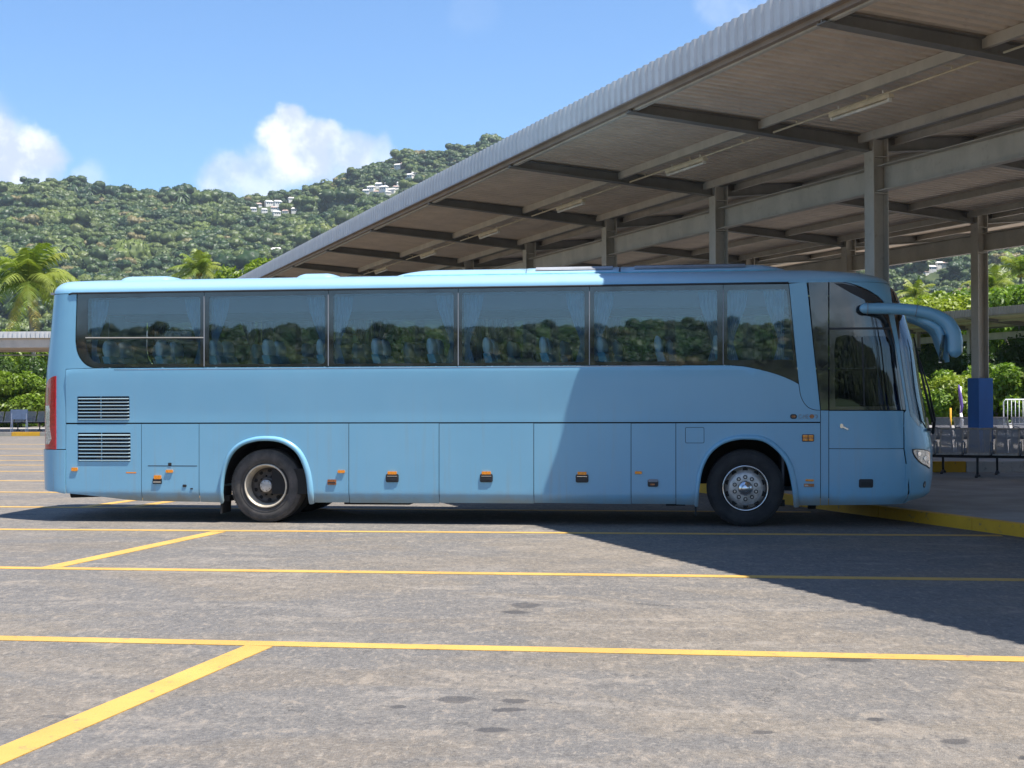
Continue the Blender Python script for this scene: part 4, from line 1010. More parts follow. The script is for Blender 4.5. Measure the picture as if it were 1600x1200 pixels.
# --- wheels
def wheel(name, s, y, front, flip=False):
    r = empty(name, (s, y, .497), PI if flip else 0, bus)
    T = M['tyre'] if front else M['tyre_dusty']
    mb = MB(); mb.lathe([(.292,.03),(.300,.012),(.318,.004),(.36,-.012),(.41,-.012),(.45,.0),(.468,.012),(.480,.028),(.486,.032),(.492,.05),(.497,.07),(.497,.27),(.485,.30),(.42,.32),(.31,.30)], n=72)
    ty = mb.build('tyre', T, r)
    tb = MB()      # tread lugs on the shoulder
    for i in range(90):
        a = 2*PI*i/90; tb.box((.485*math.cos(a), .040, .485*math.sin(a)), (.014,.030,.016), (0,-a,0))
    for (rr, yy) in ((.345,-.006),(.445,.0)): tb.lathe([(rr-.004,yy),(rr,yy-.009),(rr+.004,yy)], n=64)
    tb.build('tread', T, r)
    mb = MB()
    if front:
        mb.lathe([(.296,.012),(.294,-.006),(.284,-.010),(.276,.0),(.272,.035)], n=64); mb.build('rim_edge', M['chrome'], r)
        mb = MB(); mb.lathe([(.272,.035),(.266,.085),(.255,.10)], n=64); mb.build('rim', M['rimdark'], r)
        mb = MB(); mb.lathe([(.262,.090),(.235,.060),(.205,.020),(.185,.010),(.075,.010)], n=64); di = mb.build('disc', M['rim'], r)
        hole = MB().lathe([(.0,-.0),(.027,0.0),(.030,.004)], n=10).me('hand_hole', M['dark'])
        for i in range(10):
            a = 2*PI*(i+.5)/10; R_ = .234; o = link('hand_hole', hole, r, (R_*math.cos(a), .050, R_*math.sin(a))); o.rotation_euler = (0,-a,.62 if False else 0); o.scale = (1.0,1,1.15)
        nut = MB().lathe([(0,-.036),(.008,-.036),(.014,-.026),(.015,0)], n=6, sm=False).me('wheel_nut', M['chrome']); ring = MB().lathe([(.0165,-.002),(.024,-.003),(.027,.0)], n=14).me('nut_ring', M['dark'])
        for i in range(10):
            a = 2*PI*i/10+PI/2; p_ = (.142*math.cos(a), .010, .142*math.sin(a)); link('wheel_nut', nut, r, p_); link('nut_ring', ring, r, p_)
        mb = MB(); mb.lathe([(0,-.075),(.040,-.075),(.045,-.068),(.047,-.060),(.078,-.050),(.094,-.030),(.098,.010)], n=40); mb.build('hub_cap', M['chrome'], r)
    else:
        mb.lathe([(.298,.014),(.296,-.010),(.286,-.016),(.276,-.010),(.270,.01),(.262,.03)], n=64); mb.build('rim_edge', M['rimedge'], r)
        mb = MB(); mb.lathe([(.262,.03),(.256,.045),(.252,.10),(.236,.14),(.232,.17)], n=64); mb.build('rim', M['rimedge'], r)
        mb = MB(); mb.lathe([(.240,.12),(.232,.150),(.215,.175),(.185,.185),(.150,.168),(.140,.160),(.06,.160)], n=64); mb.build('disc', M['rimdark'], r)
        hole = MB().lathe([(.0,-.0),(.024,0.0),(.027,.004)], n=10).me('hand_hole', M['dark'])
        for i in range(10):
            a = 2*PI*(i+.5)/10; link('hand_hole', hole, r, (.203*math.cos(a), .168, .203*math.sin(a)))
        nut = MB().lathe([(0,-.034),(.009,-.034),(.014,-.026),(.016,0)], n=6, sm=False).me('wheel_nut', M['dark'])
        for i in range(10): a = 2*PI*i/10; link('wheel_nut', nut, r, (.130*math.cos(a), .160, .130*math.sin(a)))
        mb = MB(); mb.lathe([(.116,.162),(.112,.09),(.098,.085),(.085,.085),(.082,.02)], n=40); mb.build('axle_hub', M['rimdark'], r)
        mb = MB(); mb.lathe([(0,.0),(.062,.0),(.078,.004),(.082,.010),(.083,.10)], n=40); hb = mb.build('hub_cap', M['rim'], r)
        hn = MB().lathe([(0,-.012),(.006,-.012),(.007,.002)], n=6, sm=False).me('hub_bolt', M['rimdark'])
        for i in range(8): a = 2*PI*i/8+.2; link('hub_bolt', hn, r, (.066*math.cos(a), .001, .066*math.sin(a)))
    return r
WS_R, WS_F = 3.114, 9.497
wheel('wheel', WS_F, .06, True); wheel('wheel', WS_F, BW-.06, True, True)
wheel('wheel', WS_R, .06, False); wheel('wheel', WS_R, BW-.06, False, True)
for y in (.42, BW-.42-.3): 
    w2 = empty('inner_wheel', (WS_R, y, .497), 0, bus); MB().lathe([(.25,.0),(.40,-.01),(.47,.0),(.497,.03),(.497,.27),(.47,.30),(.25,.30)], n=48).build('tyre', M['tyre'], w2)
# wheel wells and underbody
def well(path, y0, y1):
    pts = [(p, z) for p, z in path if z > .42]
    sc = lambda p: p
    mb = MB(); vs = []
    cx = (pts[0][0]+pts[-1][0])/2
    for (p, z) in pts:
        q = cx+(p-cx)*1.04; vs.append((q, y0, z+.02)); vs.append((q, y1, z+.02))
    n = len(pts); mb.add(vs, [(2*i, 2*i+1, 2*i+3, 2*i+2) for i in range(n-1)]); mb.add([(v[0], y1, v[2]) for v in vs[::2]], [tuple(range(n))]); return mb
for y0, y1 in ((.02,.95),(BW-.02,BW-.95)):
    well(ra, y0, y1).build('wheel_well', M['dark'], bus); well(fa, y0, y1).build('wheel_well', M['dark'], bus)
ub = MB(); ub.box((5.9,BW/2,.56),(5.4,BW-.12,.34)); ub.box((1.3,BW/2,.62),(1.9,BW-.4,.30)); ub.box((10.8,BW/2,.52),(1.2,BW-.2,.26)); ub.box((3.1,BW/2,.75),(1.7,.5,.5)); ub.box((9.5,BW/2,.75),(1.7,.5,.5))
ub.box((3.11,BW/2,.5),(.25,1.6,.25)); ub.box((9.5,BW/2,.5),(.2,1.9,.2)); ub.build('underbody', M['dark'], bus)
MB().tube([(.1,.6,.33),(.9,.6,.36),(1.5,.8,.5)], .05, 8).build('exhaust_pipe', M['dark'], bus); MB().box((1.2,.34,.40),(.9,.4,.14),(0,.05,0)).build('engine_tray', M['dark'], bus); MB().box((4.6,.5,.31),(.9,.5,.14)).build('air_tank', M['dark'], bus)
for c_, d_ in (((2.4,.25,.32),(.35,.2,.08)),((8.6,.3,.29),(.25,.2,.07)),((4.95,.2,.285),(.12,.1,.05)),((9.95,.2,.30),(.1,.1,.08)),((10.35,.3,.27),(.1,.1,.1))): MB().box(c_, d_).build('bracket', M['dark'], bus)
sp = smooth_curve(px([(127,773),(150,778.5),(180,781.5),(221,785),(221,788)]), 2)
for (u0, u1) in ((341,365),):
    a = sx(u0,790,.1); MB().box((a+.06,.25,.30),(.02,.38,.36),(0,.06,0)).build('mud_flap', M['rubber'], bus)
MB().box((sx(1087,800,.1),.25,.26),(.02,.34,.26)).build('mud_flap', M['rubber'], bus)
# --- badge lettering near the door
def glyphs():
    a, b = pz(1234,650.5), pz(1281,650.5); z = a[1]
    plate('badge', 1234.5,647,1245.2,654.6, M['black'], .004, .03, bus, .006); plate('badge_face', 1237,649.2,1243,652.2, M['brownlens'], .007, .008, bus, .004)
    cu = bpy.data.curves.new('lettering', 'FONT'); cu.body = 'C-HE'; cu.size = .078; cu.extrude = .002; cu.space_character = 1.0
    to = bpy.data.objects.new('tmp', cu); COL.objects.link(to); dg = bpy.context.evaluated_depsgraph_get()
    me = bpy.data.meshes.new_from_object(to.evaluated_get(dg)); bpy.data.objects.remove(to); me.materials.clear(); me.materials.append(M['benchsteel'])
    o = link('lettering', me, bus); x0 = pz(1247.5,650)[0]; xs = [v.co.x for v in me.vertices]; wdt = pz(1263,650)[0]-x0
    o.rotation_euler = (PI/2,0,0); o.location = (x0, -.004, pz(1250,654)[1]); o.scale = (wdt/max(xs), 1, 1)
    c = pz(1268.5,650.6); panel('emblem', [(c[0]+.032*math.cos(k), c[1]+.030*math.sin(k)) for k in np.linspace(0, 2*PI, 7)[:-1]], M['brownlens'], off=.004, th=.006, gap=0, step=.1)
    c = pz(1274.5,651); mb = MB(); mb.tube([(c[0]-.02,-.003,c[1]+.018),(c[0]+.006,-.003,c[1]+.024),(c[0]+.022,-.003,c[1]+.005),(c[0]+.012,-.003,c[1]-.022)], .005, 5); mb.build('lettering', M['benchsteel'], bus)
glyphs()
# --- mirrors on long curved arms
def mirror(path, rads, t, grow, name_face, facex):
    r = empty('door_mirror', (0,0,0), 0, bus)
    pts = [tuple(plane_pt(u, v, tt)) for (u, v), tt in zip(path, t)]
    pts = smooth_curve(pts, 4); m_ = len(pts); rr = [tuple(np.array([np.interp(i/(m_-1), np.linspace(0,1,len(rads)), [q[0] for q in rads]), np.interp(i/(m_-1), np.linspace(0,1,len(rads)), [q[1] for q in rads])])) for i in range(m_)]
    MB().tube(pts, rr, 14).build('mirror_arm', M['paint_mirror'], r); return r, pts
mr, mp = mirror([(1343,482),(1350,482),(1372,482),(1400,482.5),(1425,484.5),(1450,489),(1468,496),(1482,506),(1489,519),(1491.5,535),(1491.5,550),(1490,558)],
       [(.02,.02),(.07,.066),(.075,.072),(.075,.072),(.074,.073),(.075,.076),(.08,.08),(.095,.088),(.10,.09),(.104,.09),(.095,.085),(.03,.03)], [-.10]*3+[-.12,-.15,-.17,-.18,-.19,-.2,-.2,-.2,-.2], 1, '', 1)
for i in (4, 16): 
    p = Vector(mp[i+1]); q = Vector(mp[i+2]); MB().tube([p, p+(q-p).normalized()*.008], (.0765,.0765), 14).build('arm_joint', M['benchsteel'], mr)
p = plane_pt(1474,545,-.12); mb = MB(); mb.tube([tuple(plane_pt(1436,497,-.05)), tuple(plane_pt(1452,503,-.10)), tuple(plane_pt(1466,512,-.12)), tuple(plane_pt(1473,530,-.12)), tuple(plane_pt(1480,566,-.12))], [.05,.06,.062,.055,.03], 10); mb.build('mirror_housing', M['paint_mirror'], mr)
MB().box(tuple(plane_pt(1471.5,545,-.20)), (.03,.13,.34), (0,.12,0)).build('mirror_glass', M['glass_dark'], mr)
MB().bar(tuple(plane_pt(1390,483,.0)), tuple(plane_pt(1388,484,.12)), .09, .05).build('arm_bracket', M['paint_mirror'], mr)
m2, _ = mirror([(1384,486),(1405,492),(1428,500),(1446,508),(1460,520),(1467,540),(1472,562)], [(.06,.06),(.06,.06),(.062,.062),(.066,.066),(.07,.07),(.065,.06),(.03,.03)], [2.45,2.45,2.5,2.55,2.6,2.6,2.6], 1, '', 1)
# --- inside: floor, ceiling, seats, curtains, dashboard
MB().box((5.7,BW/2,1.20),(10.6,BW-.2,.04)).build('floor', M['interior'], bus)
MB().box((5.2,BW/2,3.14),(10.4,BW-.34,.03)).build('ceiling', M['ceiling'], bus)
for y in (.33, BW-.33): MB().box((5.3,y,2.94),(10.0,.36,.20)).build('luggage_rack', M['interior'], bus)
def seat():
    r = empty('passenger_seat', (0,0,0), 0, bus)
    b = MB(); b.box((0,0,1.50),(.46,.44,.14)); o = b.build('cushion', M['seat'], r); bevel(o, .03)
    b = MB()
    pr = [(.03,1.50),(-.04,1.8),(-.11,2.08),(-.17,2.26)]
    for k in range(3):
        (x0,z0),(x1,z1) = pr[k], pr[k+1]; 
        b.add([(x0-.06,-.22,z0),(x0+.05,-.22,z0),(x0+.05,.22,z0),(x0-.06,.22,z0),(x1-.05,-.21,z1),(x1+.04,-.21,z1),(x1+.04,.21,z1),(x1-.05,.21,z1)], [(0,3,2,1),(4,5,6,7),(0,1,5,4),(1,2,6,5),(2,3,7,6),(3,0,4,7)])
    o = b.build('seat_back', M['seat'], r)
    b = MB(); b.lathe([(.0,-.16),(.045,-.16),(.058,-.12),(.060,0),(.058,.12),(.045,.16),(0,.16)], c=(0,0,0), n=16); o = b.build('headrest', M['seat_edge'], r, (-.185,0,2.35), (0,-.10,0)); o.scale = (.85,1.2,2.2)
    b = MB(); b.bar((-.115,-.235,2.15),(.06,-.235,1.72),.02,.035,(0,1,0)); b.build('side_trim', M['seat_edge'], r)
    return r
s0 = seat(); k = 0
for i in range(12):
    for y in (.27, .76, 1.74, 2.23):
        o = s0 if k == 0 else copy_tree(s0); o.parent = bus
        o.location = (1.02+i*.755+(.12 if y > 1.2 else 0), y, 0); k += 1
def curtain(side, s_at, wdir):
    mb = MB(); vs = []; n = 18; zz = [3.04,2.85,2.62,2.47,2.38,2.30,2.20,2.12]; ww = [.26,.23,.15,.09,.07,.09,.12,.14]
    for z, w_ in zip(zz, ww):
        for j in range(n+1):
            f = j/n; vs.append((s_at+wdir*w_*f, (.13 if side else BW-.13)+.018*math.sin(f*PI*9)*(w_/.26+.3), z))
    mb.add(vs, [(i*(n+1)+j, i*(n+1)+j+1, (i+1)*(n+1)+j+1, (i+1)*(n+1)+j) for i in range(7) for j in range(n)], True)
    o = mb.build('curtain', M['curtain'], bus); return o
for i, u in enumerate(WX):
    s_ = pz(u, 500)[0]
    for side in (True, False):
        if i == 0: curtain(side, s_+.16, 1)
        else: curtain(side, s_+.06, 1); curtain(side, s_-.06, -1)
curtain(True, pz(1232,480)[0]-.05, -1)
db = MB(); db.box((11.25,BW/2,1.38),(.5,1.9,.35)); o = db.build('dashboard', M['interior'], bus); bevel(o, .06)
mb = MB(); mb.lathe([(.21,.0),(.225,.018),(.24,0),(.225,-.018),(.21,0)], n=32, axis='Z'); mb.tube([(-.22,0,0),(.22,0,0)], .014, 6); mb.tube([(0,0,0),(.1,0,-.3)], .03, 8); mb.build('steering_wheel', M['black'], bus, (10.85,.62,1.72), (0,-.5,0))
ds = copy_tree(s0); ds.parent = bus; ds.name = 'driver_seat'; ds.location = (10.25,.62,-.28)
MB().box((9.98,BW/2,1.9),(.03,BW-.3,1.6)).build('partition', M['interior'], bus).scale = (1,1,.5)
for (x, y) in ((10.0,.9),(10.0,1.6),(5.6,1.0)): MB().tube([(x,y,1.05),(x,y,3.1)], .016, 8).build('grab_pole', M['seat_edge'], bus)
# ================================================================ HILLS AND FOREST
_az = [-2000,-1400,-700,-400,0,80,190,290,400,470,560,640,700,760,820,900,1100,1400,1700,2300,3200]
_av = [470,430,360,300,284,273,294,289,291,279,251,223,212,203,197,190,178,190,220,330,470]
def ridge_el(u): return (617-np.interp(u, _az, _av))/FPX - .0115
R0_, R1_, R2_ = 360.0, 1150.0, 1500.0
def vnoise(x, y, seed=0):
    """value noise on numpy arrays"""
    r = np.random.default_rng(seed).random((64,64)); xi = np.floor(x).astype(int); yi = np.floor(y).astype(int); fx = x-xi; fy = y-yi
    fx = fx*fx*(3-2*fx); fy = fy*fy*(3-2*fy); g = lambda a, b: r[a % 64, b % 64]
    return (g(xi,yi)*(1-fx)+g(xi+1,yi)*fx)*(1-fy)+(g(xi,yi+1)*(1-fx)+g(xi+1,yi+1)*fx)*fy
def terr(x, y):
    r = np.hypot(x, y); u = 800+FPX*x/np.maximum(y, 1.0); D = R1_*(1+.0*u)
    Hh = ridge_el(u)*R1_
    tt = np.clip((r-R0_)/(R1_-R0_), 0, 1); g = tt**1.6
    n = (vnoise(x/140+9, y/200+3, 1)-.5)*46 + (vnoise(x/62+2, y/80+8, 2)-.5)*22 + (vnoise(x/300, y/360, 3)-.5)*50
    h = Hh*g + n*tt*3.6*np.clip(1-tt,0,1)**1.5
    back = np.clip((r-R1_)/(R2_-R1_), 0, 1); h = h*(1-back*.9)
    return np.where(r < R0_, 0, h)
nu, nr = 220, 90
ang = np.linspace(-.92, .98, nu); rad = np.linspace(R0_-10, R2_, nr)
A_, R_ = np.meshgrid(ang, rad); X = np.sin(A_)*R_; Y = np.cos(A_)*R_; Z = terr(X, Y); Z[0] = -3
V = np.stack([X, Y, Z], -1).reshape(-1, 3); idx = np.arange(nu*nr).reshape(nr, nu)
Fq = np.stack([idx[:-1,:-1], idx[:-1,1:], idx[1:,1:], idx[1:,:-1]], -1).reshape(-1, 4)
tag(link('hills', np_mesh('hills', V, Fq, M['terrain'], True)), kind='structure')
def th_back(x, y):
    r = np.hypot(x, y); a = np.arctan2(x, -y); return np.sin(np.clip((r-430)/640,0,1)*PI*.75)*(30+16*vnoise(a*3+20, a*0+3.3, 5)+10*vnoise(x/120+40, y/120+40, 6))
# low rise behind the camera, seen only as a reflection in the glass
ang = np.linspace(PI-1.5, PI+1.5, 90); rad = np.linspace(420, 1100, 24); A_, R_ = np.meshgrid(ang, rad); X = np.sin(A_)*R_; Y = np.cos(A_)*R_
Z = th_back(X, Y); Z[0] = -2
idx = np.arange(90*24).reshape(24, 90); Fq = np.stack([idx[:-1,:-1], idx[:-1,1:], idx[1:,1:], idx[1:,:-1]], -1).reshape(-1, 4)
tag(link('hills', np_mesh('hills', np.stack([X, Y, Z], -1).reshape(-1,3), Fq, M['terrain'], True)), kind='structure')

def leaf_cloud(n, centers, radii, size, seed, shell=.55, droop=.0):
    """leaf-sized bent quads spread through clumps: numpy arrays of verts and faces"""
    g = np.random.default_rng(seed); C_ = np.asarray(centers, float); Rr = np.asarray(radii, float)
    wts = (Rr**2).mean(1) if Rr.ndim == 2 else Rr**2; ci = g.choice(len(C_), n, p=wts/wts.sum())
    d = g.normal(size=(n,3)); d /= np.linalg.norm(d, axis=1, keepdims=True); rr = (shell+(1-shell)*g.random(n))**.7
    rad = Rr[ci] if Rr.ndim == 2 else Rr[ci][:,None]
    P = C_[ci]+d*rr[:,None]*rad
    nrm = d*.7+g.normal(size=(n,3))*.55+np.array([0,0,.35]); nrm /= np.linalg.norm(nrm, axis=1, keepdims=True)
    a = np.cross(nrm, g.normal(size=(n,3))); a /= np.linalg.norm(a, axis=1, keepdims=True); b = np.cross(nrm, a)
    s = size*(.6+.8*g.random(n))[:,None]
    V = np.stack([P-a*s, P-b*s*.45+nrm*s*.12, P+a*s, P+b*s*.45+nrm*s*.12], 1).reshape(-1,3)
    return V, np.arange(n*4).reshape(n, 4)
# prototypes for the distant forest: lumpy crowns with leaf sprays on them
def crown_proto(seed, tall=1.0, n=620):
    g = np.random.default_rng(seed); cs = [(0,0,.55)]; rs = [(.52,.52,.5)]
    for i in range(9):
        a = g.random()*2*PI; q = .25+.35*g.random(); cs.append((math.cos(a)*q, math.sin(a)*q, .35+.55*g.random())); k = .22+.2*g.random(); rs.append((k,k,k*.8))
    cs = np.array(cs)*np.array([1,1,tall]); V, F_ = leaf_cloud(n, cs, np.array(rs)*1.06, .062, seed, .92)
    # lumpy solid foliage masses under the loose sprays
    vs = [V]; fs = [tuple(f) for f in F_]; base = len(V)
    for c, r in zip(cs, rs):
        bm = bmesh.new(); bmesh.ops.create_icosphere(bm, subdivisions=4 if r[0] > .4 else 3, radius=1.0); bv = np.array([v.co[:] for v in bm.verts])
        d = 1+.10*(g.random(len(bv))-.5)+.15*np.sin(bv[:,0]*7+seed)*np.cos(bv[:,1]*6+c[0]*20)+.10*np.sin(bv[:,0]*15+c[1]*9)*np.sin(bv[:,1]*14+seed)*np.cos(bv[:,2]*13)
        bv = bv*d[:,None]*np.array(r)*.93+c; vs.append(bv); fs += [tuple(v.index+base for v in f.verts) for f in bm.faces]; base += len(bv); bm.free()
    me = bpy.data.meshes.new('crown'); me.from_pydata(np.concatenate(vs).tolist(), [], fs); me.materials.append(M['forest']); me.polygons.foreach_set('use_smooth', [len(f) == 3 for f in fs]); me.update(); return me
def palm_proto(seed):
    g = np.random.default_rng(seed); vs, fs = [], []
    for i in range(14):
        a = 2*PI*i/14+g.random()*.3; el = g.uniform(-.1, 1.1); d = Vector((math.cos(a), math.sin(a), 0)); prev = Vector((0,0,1.0)); sd_ = d.cross(Vector((0,0,1)))
        b = len(vs)
        for k in range(5):
            f = k/4; p = Vector((0,0,1.0))+d*(.62*f*math.cos(el*.5))+Vector((0,0,.55*el*f-.65*f*f)); wd = .11*(1-f*.7)*(0.4 if k == 0 else 1)
            vs += [p+sd_*wd-Vector((0,0,wd*.5)), p, p-sd_*wd-Vector((0,0,wd*.5))]
        for k in range(4): fs += [(b+3*k, b+3*k+1, b+3*k+4, b+3*k+3), (b+3*k+1, b+3*k+2, b+3*k+5, b+3*k+4)]
    me = mesh('palm_crown', vs, fs, M['forest']); return me
protos = [crown_proto(i, t) for i, t in ((11,1.0),(12,1.25),(13,.85),(14,1.1),(15,.95))] + [palm_proto(5)]
pcol = bpy.data.collections.new('crown_library')
for i, me in enumerate(protos):
    o = bpy.data.objects.new('crown', me); pcol.objects.link(o)
def scatter(name, P, scl, label=None, seed=0):
    """one stuff object: crowns instanced on a cloud of points by geometry nodes"""
    me = bpy.data.meshes.new(name); me.vertices.add(len(P)); me.vertices.foreach_set('co', P.astype(np.float32).ravel())
    at = me.attributes.new('crown_scale', 'FLOAT', 'POINT'); at.data.foreach_set('value', scl.astype(np.float32)); me.materials.append(M['forest'])
    o = link(name, me); ng = bpy.data.node_groups.new(name, 'GeometryNodeTree')
    ng.interface.new_socket('Geometry', in_out='INPUT', socket_type='NodeSocketGeometry'); ng.interface.new_socket('Geometry', in_out='OUTPUT', socket_type='NodeSocketGeometry')
    N = ng.nodes; L = ng.links; gi = N.new('NodeGroupInput'); go = N.new('NodeGroupOutput')
    ci = N.new('GeometryNodeCollectionInfo'); ci.inputs['Collection'].default_value = pcol; ci.inputs['Separate Children'].default_value = True; ci.inputs['Reset Children'].default_value = True
    mp = N.new('GeometryNodeMeshToPoints'); iop = N.new('GeometryNodeInstanceOnPoints'); iop.inputs['Pick Instance'].default_value = True
    na = N.new('GeometryNodeInputNamedAttribute'); na.data_type = 'FLOAT'; na.inputs['Name'].default_value = 'crown_scale'
    ri = N.new('FunctionNodeRandomValue'); ri.data_type = 'INT'; ri.inputs['Min'].default_value = 0; ri.inputs['Max'].default_value = 24; ri.inputs['Seed'].default_value = seed
    md_ = N.new('ShaderNodeMath'); md_.operation = 'MODULO'; md_.inputs[1].default_value = 5
    isl_ = N.new('ShaderNodeMath'); isl_.operation = 'GREATER_THAN'; isl_.inputs[1].default_value = 23.5
    ad = N.new('ShaderNodeMath'); ad.operation = 'ADD'
    rr = N.new('FunctionNodeRandomValue'); rr.data_type = 'FLOAT_VECTOR'; rr.inputs['Min'].default_value = (-.12,-.12,0); rr.inputs['Max'].default_value = (.12,.12,6.28)
    L.new(gi.outputs[0], mp.inputs['Mesh']); L.new(mp.outputs[0], iop.inputs['Points']); L.new(ci.outputs[0], iop.inputs['Instance'])
    L.new(ri.outputs[2], md_.inputs[0]); L.new(ri.outputs[2], isl_.inputs[0]); L.new(md_.outputs[0], ad.inputs[0]); L.new(isl_.outputs[0], ad.inputs[1])
    L.new(ad.outputs[0], iop.inputs['Instance Index']); L.new(rr.outputs[0], iop.inputs['Rotation']); L.new(na.outputs[0], iop.inputs['Scale']); L.new(iop.outputs[0], go.inputs[0])
    md = o.modifiers.new('scatter', 'NODES'); md.node_group = ng; tag(o, label, None, None, 'stuff'); return o
def field(n, a0, a1, r0, r1, hf, smin, smax, seed, sink=.25):
    g = np.random.default_rng(seed); a = g.uniform(a0, a1, n); r = np.sqrt(g.uniform(r0*r0, r1*r1, n)); x = np.sin(a)*r; y = np.cos(a)*r
    s = g.uniform(smin, smax, n)*(1+.35*(g.random(n) > .93)); return np.stack([x, y, hf(x, y)-s*sink], 1), s
P, sc_ = field(64000, -.62, .74, R0_+5, R1_+45, terr, 4.8, 9.0, 21)
Hn = vnoise(P[:,0]/45+4, P[:,1]/60+4, 8); sc_ *= (.52+.52*Hn)*np.exp(np.random.default_rng(3).normal(0, .22, len(P)))
# clearings in front of the house clusters
def pix_hill(u, v):
    """place on the hillside that a line of sight reaches"""
    d = pxdir(u, v); 
    for k in range(R0_.__int__(), int(R1_)+40, 3):
        p = Vector((0,0,CAM_H))+d*(k/math.hypot(d.x, d.y))
        if p.z < float(terr(np.array(p.x), np.array(p.y)))+1.0: return p
    return None
houses = []
hp = [(396,329,1.0,0),(404,322,1.1,1),(413,330,.9,0),(420,320,1.2,0),(428,327,1.1,1),(434,319,1.2,0),(440,326,1.0,0),(446,333,.9,2),(432,335,1.1,0),(461,331,1.1,0),(455,313,1.0,0),(322,308,.9,2),(365,313,1.0,2),(378,312,.9,2),
      (572,301,1.0,0),(580,296,1.1,0),(588,302,.9,1),(592,292,1.1,0),(600,297,1.2,0),(607,290,1.0,0),(612,300,1.0,0),(618,294,.9,1),(624,288,.8,0),(622,262,1.1,0),(630,258,.9,1),(640,277,1.1,0),(648,274,1.0,0),(597,278,.7,0),(543,304,.7,2),(606,303,.8,0),
      (46,299,.9,1),(152,345,.7,2),(282,362,.9,2),(308,356,1.0,2),(432,397,1.6,0),(449,399,1.2,0),(1456,421,1.2,0),(1468,418,1.2,0),(1478,416,.9,2),(1447,427,.8,1),(120,388,.7,2),(176,425,1.0,2)]
gone = np.zeros(len(P), bool); hpos = []
for hi, (u, v, s, k) in enumerate(hp):
    q = pix_hill(u, v+1)
    if q is None: continue
    hpos.append((q, s, k, hi)); dx = P[:,0]-q.x; dy = P[:,1]-q.y; un = Vector((q.x, q.y)).normalized(); al = dx*un.x+dy*un.y; ac_ = -dx*un.y+dy*un.x
    gone |= (np.abs(ac_) < 4.2*s*(q.y/1000)**1.2) & (al < 3) & (al > -26*(q.y/1000)**2.4)
P, sc_ = P[~gone], sc_[~gone]
scatter('hillside_forest', P, sc_, seed=2)
Pb, sb = field(20000, PI-1.2, PI+1.2, 430, 860, th_back, 5.0, 8.5, 31); scatter('forest_behind_lot', Pb, sb, seed=4)
# lush growth between the station and the hill
g = np.random.default_rng(77); n = 5200
x = g.uniform(-190, 230, n); y = g.uniform(118, 335, n); s = g.uniform(4.2, 7.4, n); scatter('lowland_forest', np.stack([x, y, -s*.1], 1), s, seed=6)

wall_n = {'pale':M['wall']}
dirs = ['lower left', 'upper left', 'middle', 'upper right', 'lower right']
def house_label(i, u, v):
    if 390 < u < 470 and v < 340: return 'small pale house in the left cluster on the wooded hillside, house %s of the group' % ['at its far left','second from its left','in its lower left','at its top left','at its centre','at its top','right of its centre','at its lower right','at its bottom','at its far right','above its right end'][min(10, i)]
    return None
hl_txt = ['at the left end of the cluster above the bus windows','high on the left of that cluster','low on the left of that cluster','near the top of that cluster','in the middle of that cluster','at the very top of that cluster','right of the middle of that cluster','small and low at the right of that cluster','lowest of that cluster','standing alone just right of that cluster','above and right of that cluster',
 'small and brownish left of the cluster above the bus','ochre roofed on the slope above the left cluster','ochre roofed beside another above the left cluster',
 'leftmost of the cluster beside the canopy fascia','second from the left in the cluster beside the fascia','reddish roofed in the cluster beside the fascia','high in the middle of the cluster beside the fascia','broad and white in the centre of the cluster beside the fascia','at the top right of the cluster beside the fascia','at the lower right of the cluster beside the fascia','reddish roofed right in the cluster beside the fascia','small at the upper right of the cluster beside the fascia','white and alone high up near the ridge by the fascia','reddish roofed beside the highest white one','broad and white nearest the fascia edge','second nearest the fascia edge','small and alone above the fascia cluster','small and ochre between the two clusters','small and low in the cluster beside the fascia',
 'reddish and alone near the left edge below the ridge','tiny and pale on the middle of the left slope','ochre on the lower slope above the bus roof','ochre and paler on the lower slope, right of its twin','large and white close above the fascia tip','smaller and white right of the large one by the fascia tip','white and long between the canopy beam and the bus mirror','white beside the long one under the canopy beam','ochre at the right end of the houses under the canopy beam','reddish and low left of the houses under the canopy beam','tiny and ochre low on the left slope','ochre low on the slope above the palm']
gh = random.Random(5)
_hm = {}
def house_parts(k):
    if k in _hm: return _hm[k]
    wx, wy, hh = (8.5, 6.5, 4.2) if k != 1 else (7.5, 6.0, 3.4)
    w_ = MB(); w_.box((0,0,hh/2-2), (wx, wy, hh+4)); a = w_.me('wall', M['wall'])
    r_ = MB(); r_.add([(-wx/2-.5,-wy/2-.6,hh),(wx/2+.5,-wy/2-.6,hh),(wx/2+.5,wy/2+.6,hh),(-wx/2-.5,wy/2+.6,hh),(-wx/2+1,0,hh+1.9),(wx/2-1,0,hh+1.9)], [(0,1,5,4),(2,3,4,5),(1,2,5),(3,0,4),(3,2,1,0)])
    b = r_.me('roof', (M['roofpale'], M['roofred'], M['roofred'])[k])
    win = MB().box((0,0,0), (1.3,.08,1.3)).me('window', M['window_dark']); _hm[k] = (a, b, win, wx, wy); return _hm[k]
for i, (q, s, k, ix) in enumerate(hpos):
    a, b, win, wx, wy = house_parts(k); s_ = s*.58*min(1.0, (q.y/1000)**1.2); r = empty('hillside_house', (q.x, q.y, float(terr(np.array(q.x), np.array(q.y)))+.4), gh.uniform(-.5,.5)); r.scale = (s_,)*3
    link('wall', a, r); link('roof', b, r)
    for xx in (-2.4, .2, 2.6): link('window', win, r, (xx, -wy/2-.03, 2.3))
    tag(r, 'hillside house, '+hl_txt[ix], 'house', 'small houses scattered on the wooded hillside')

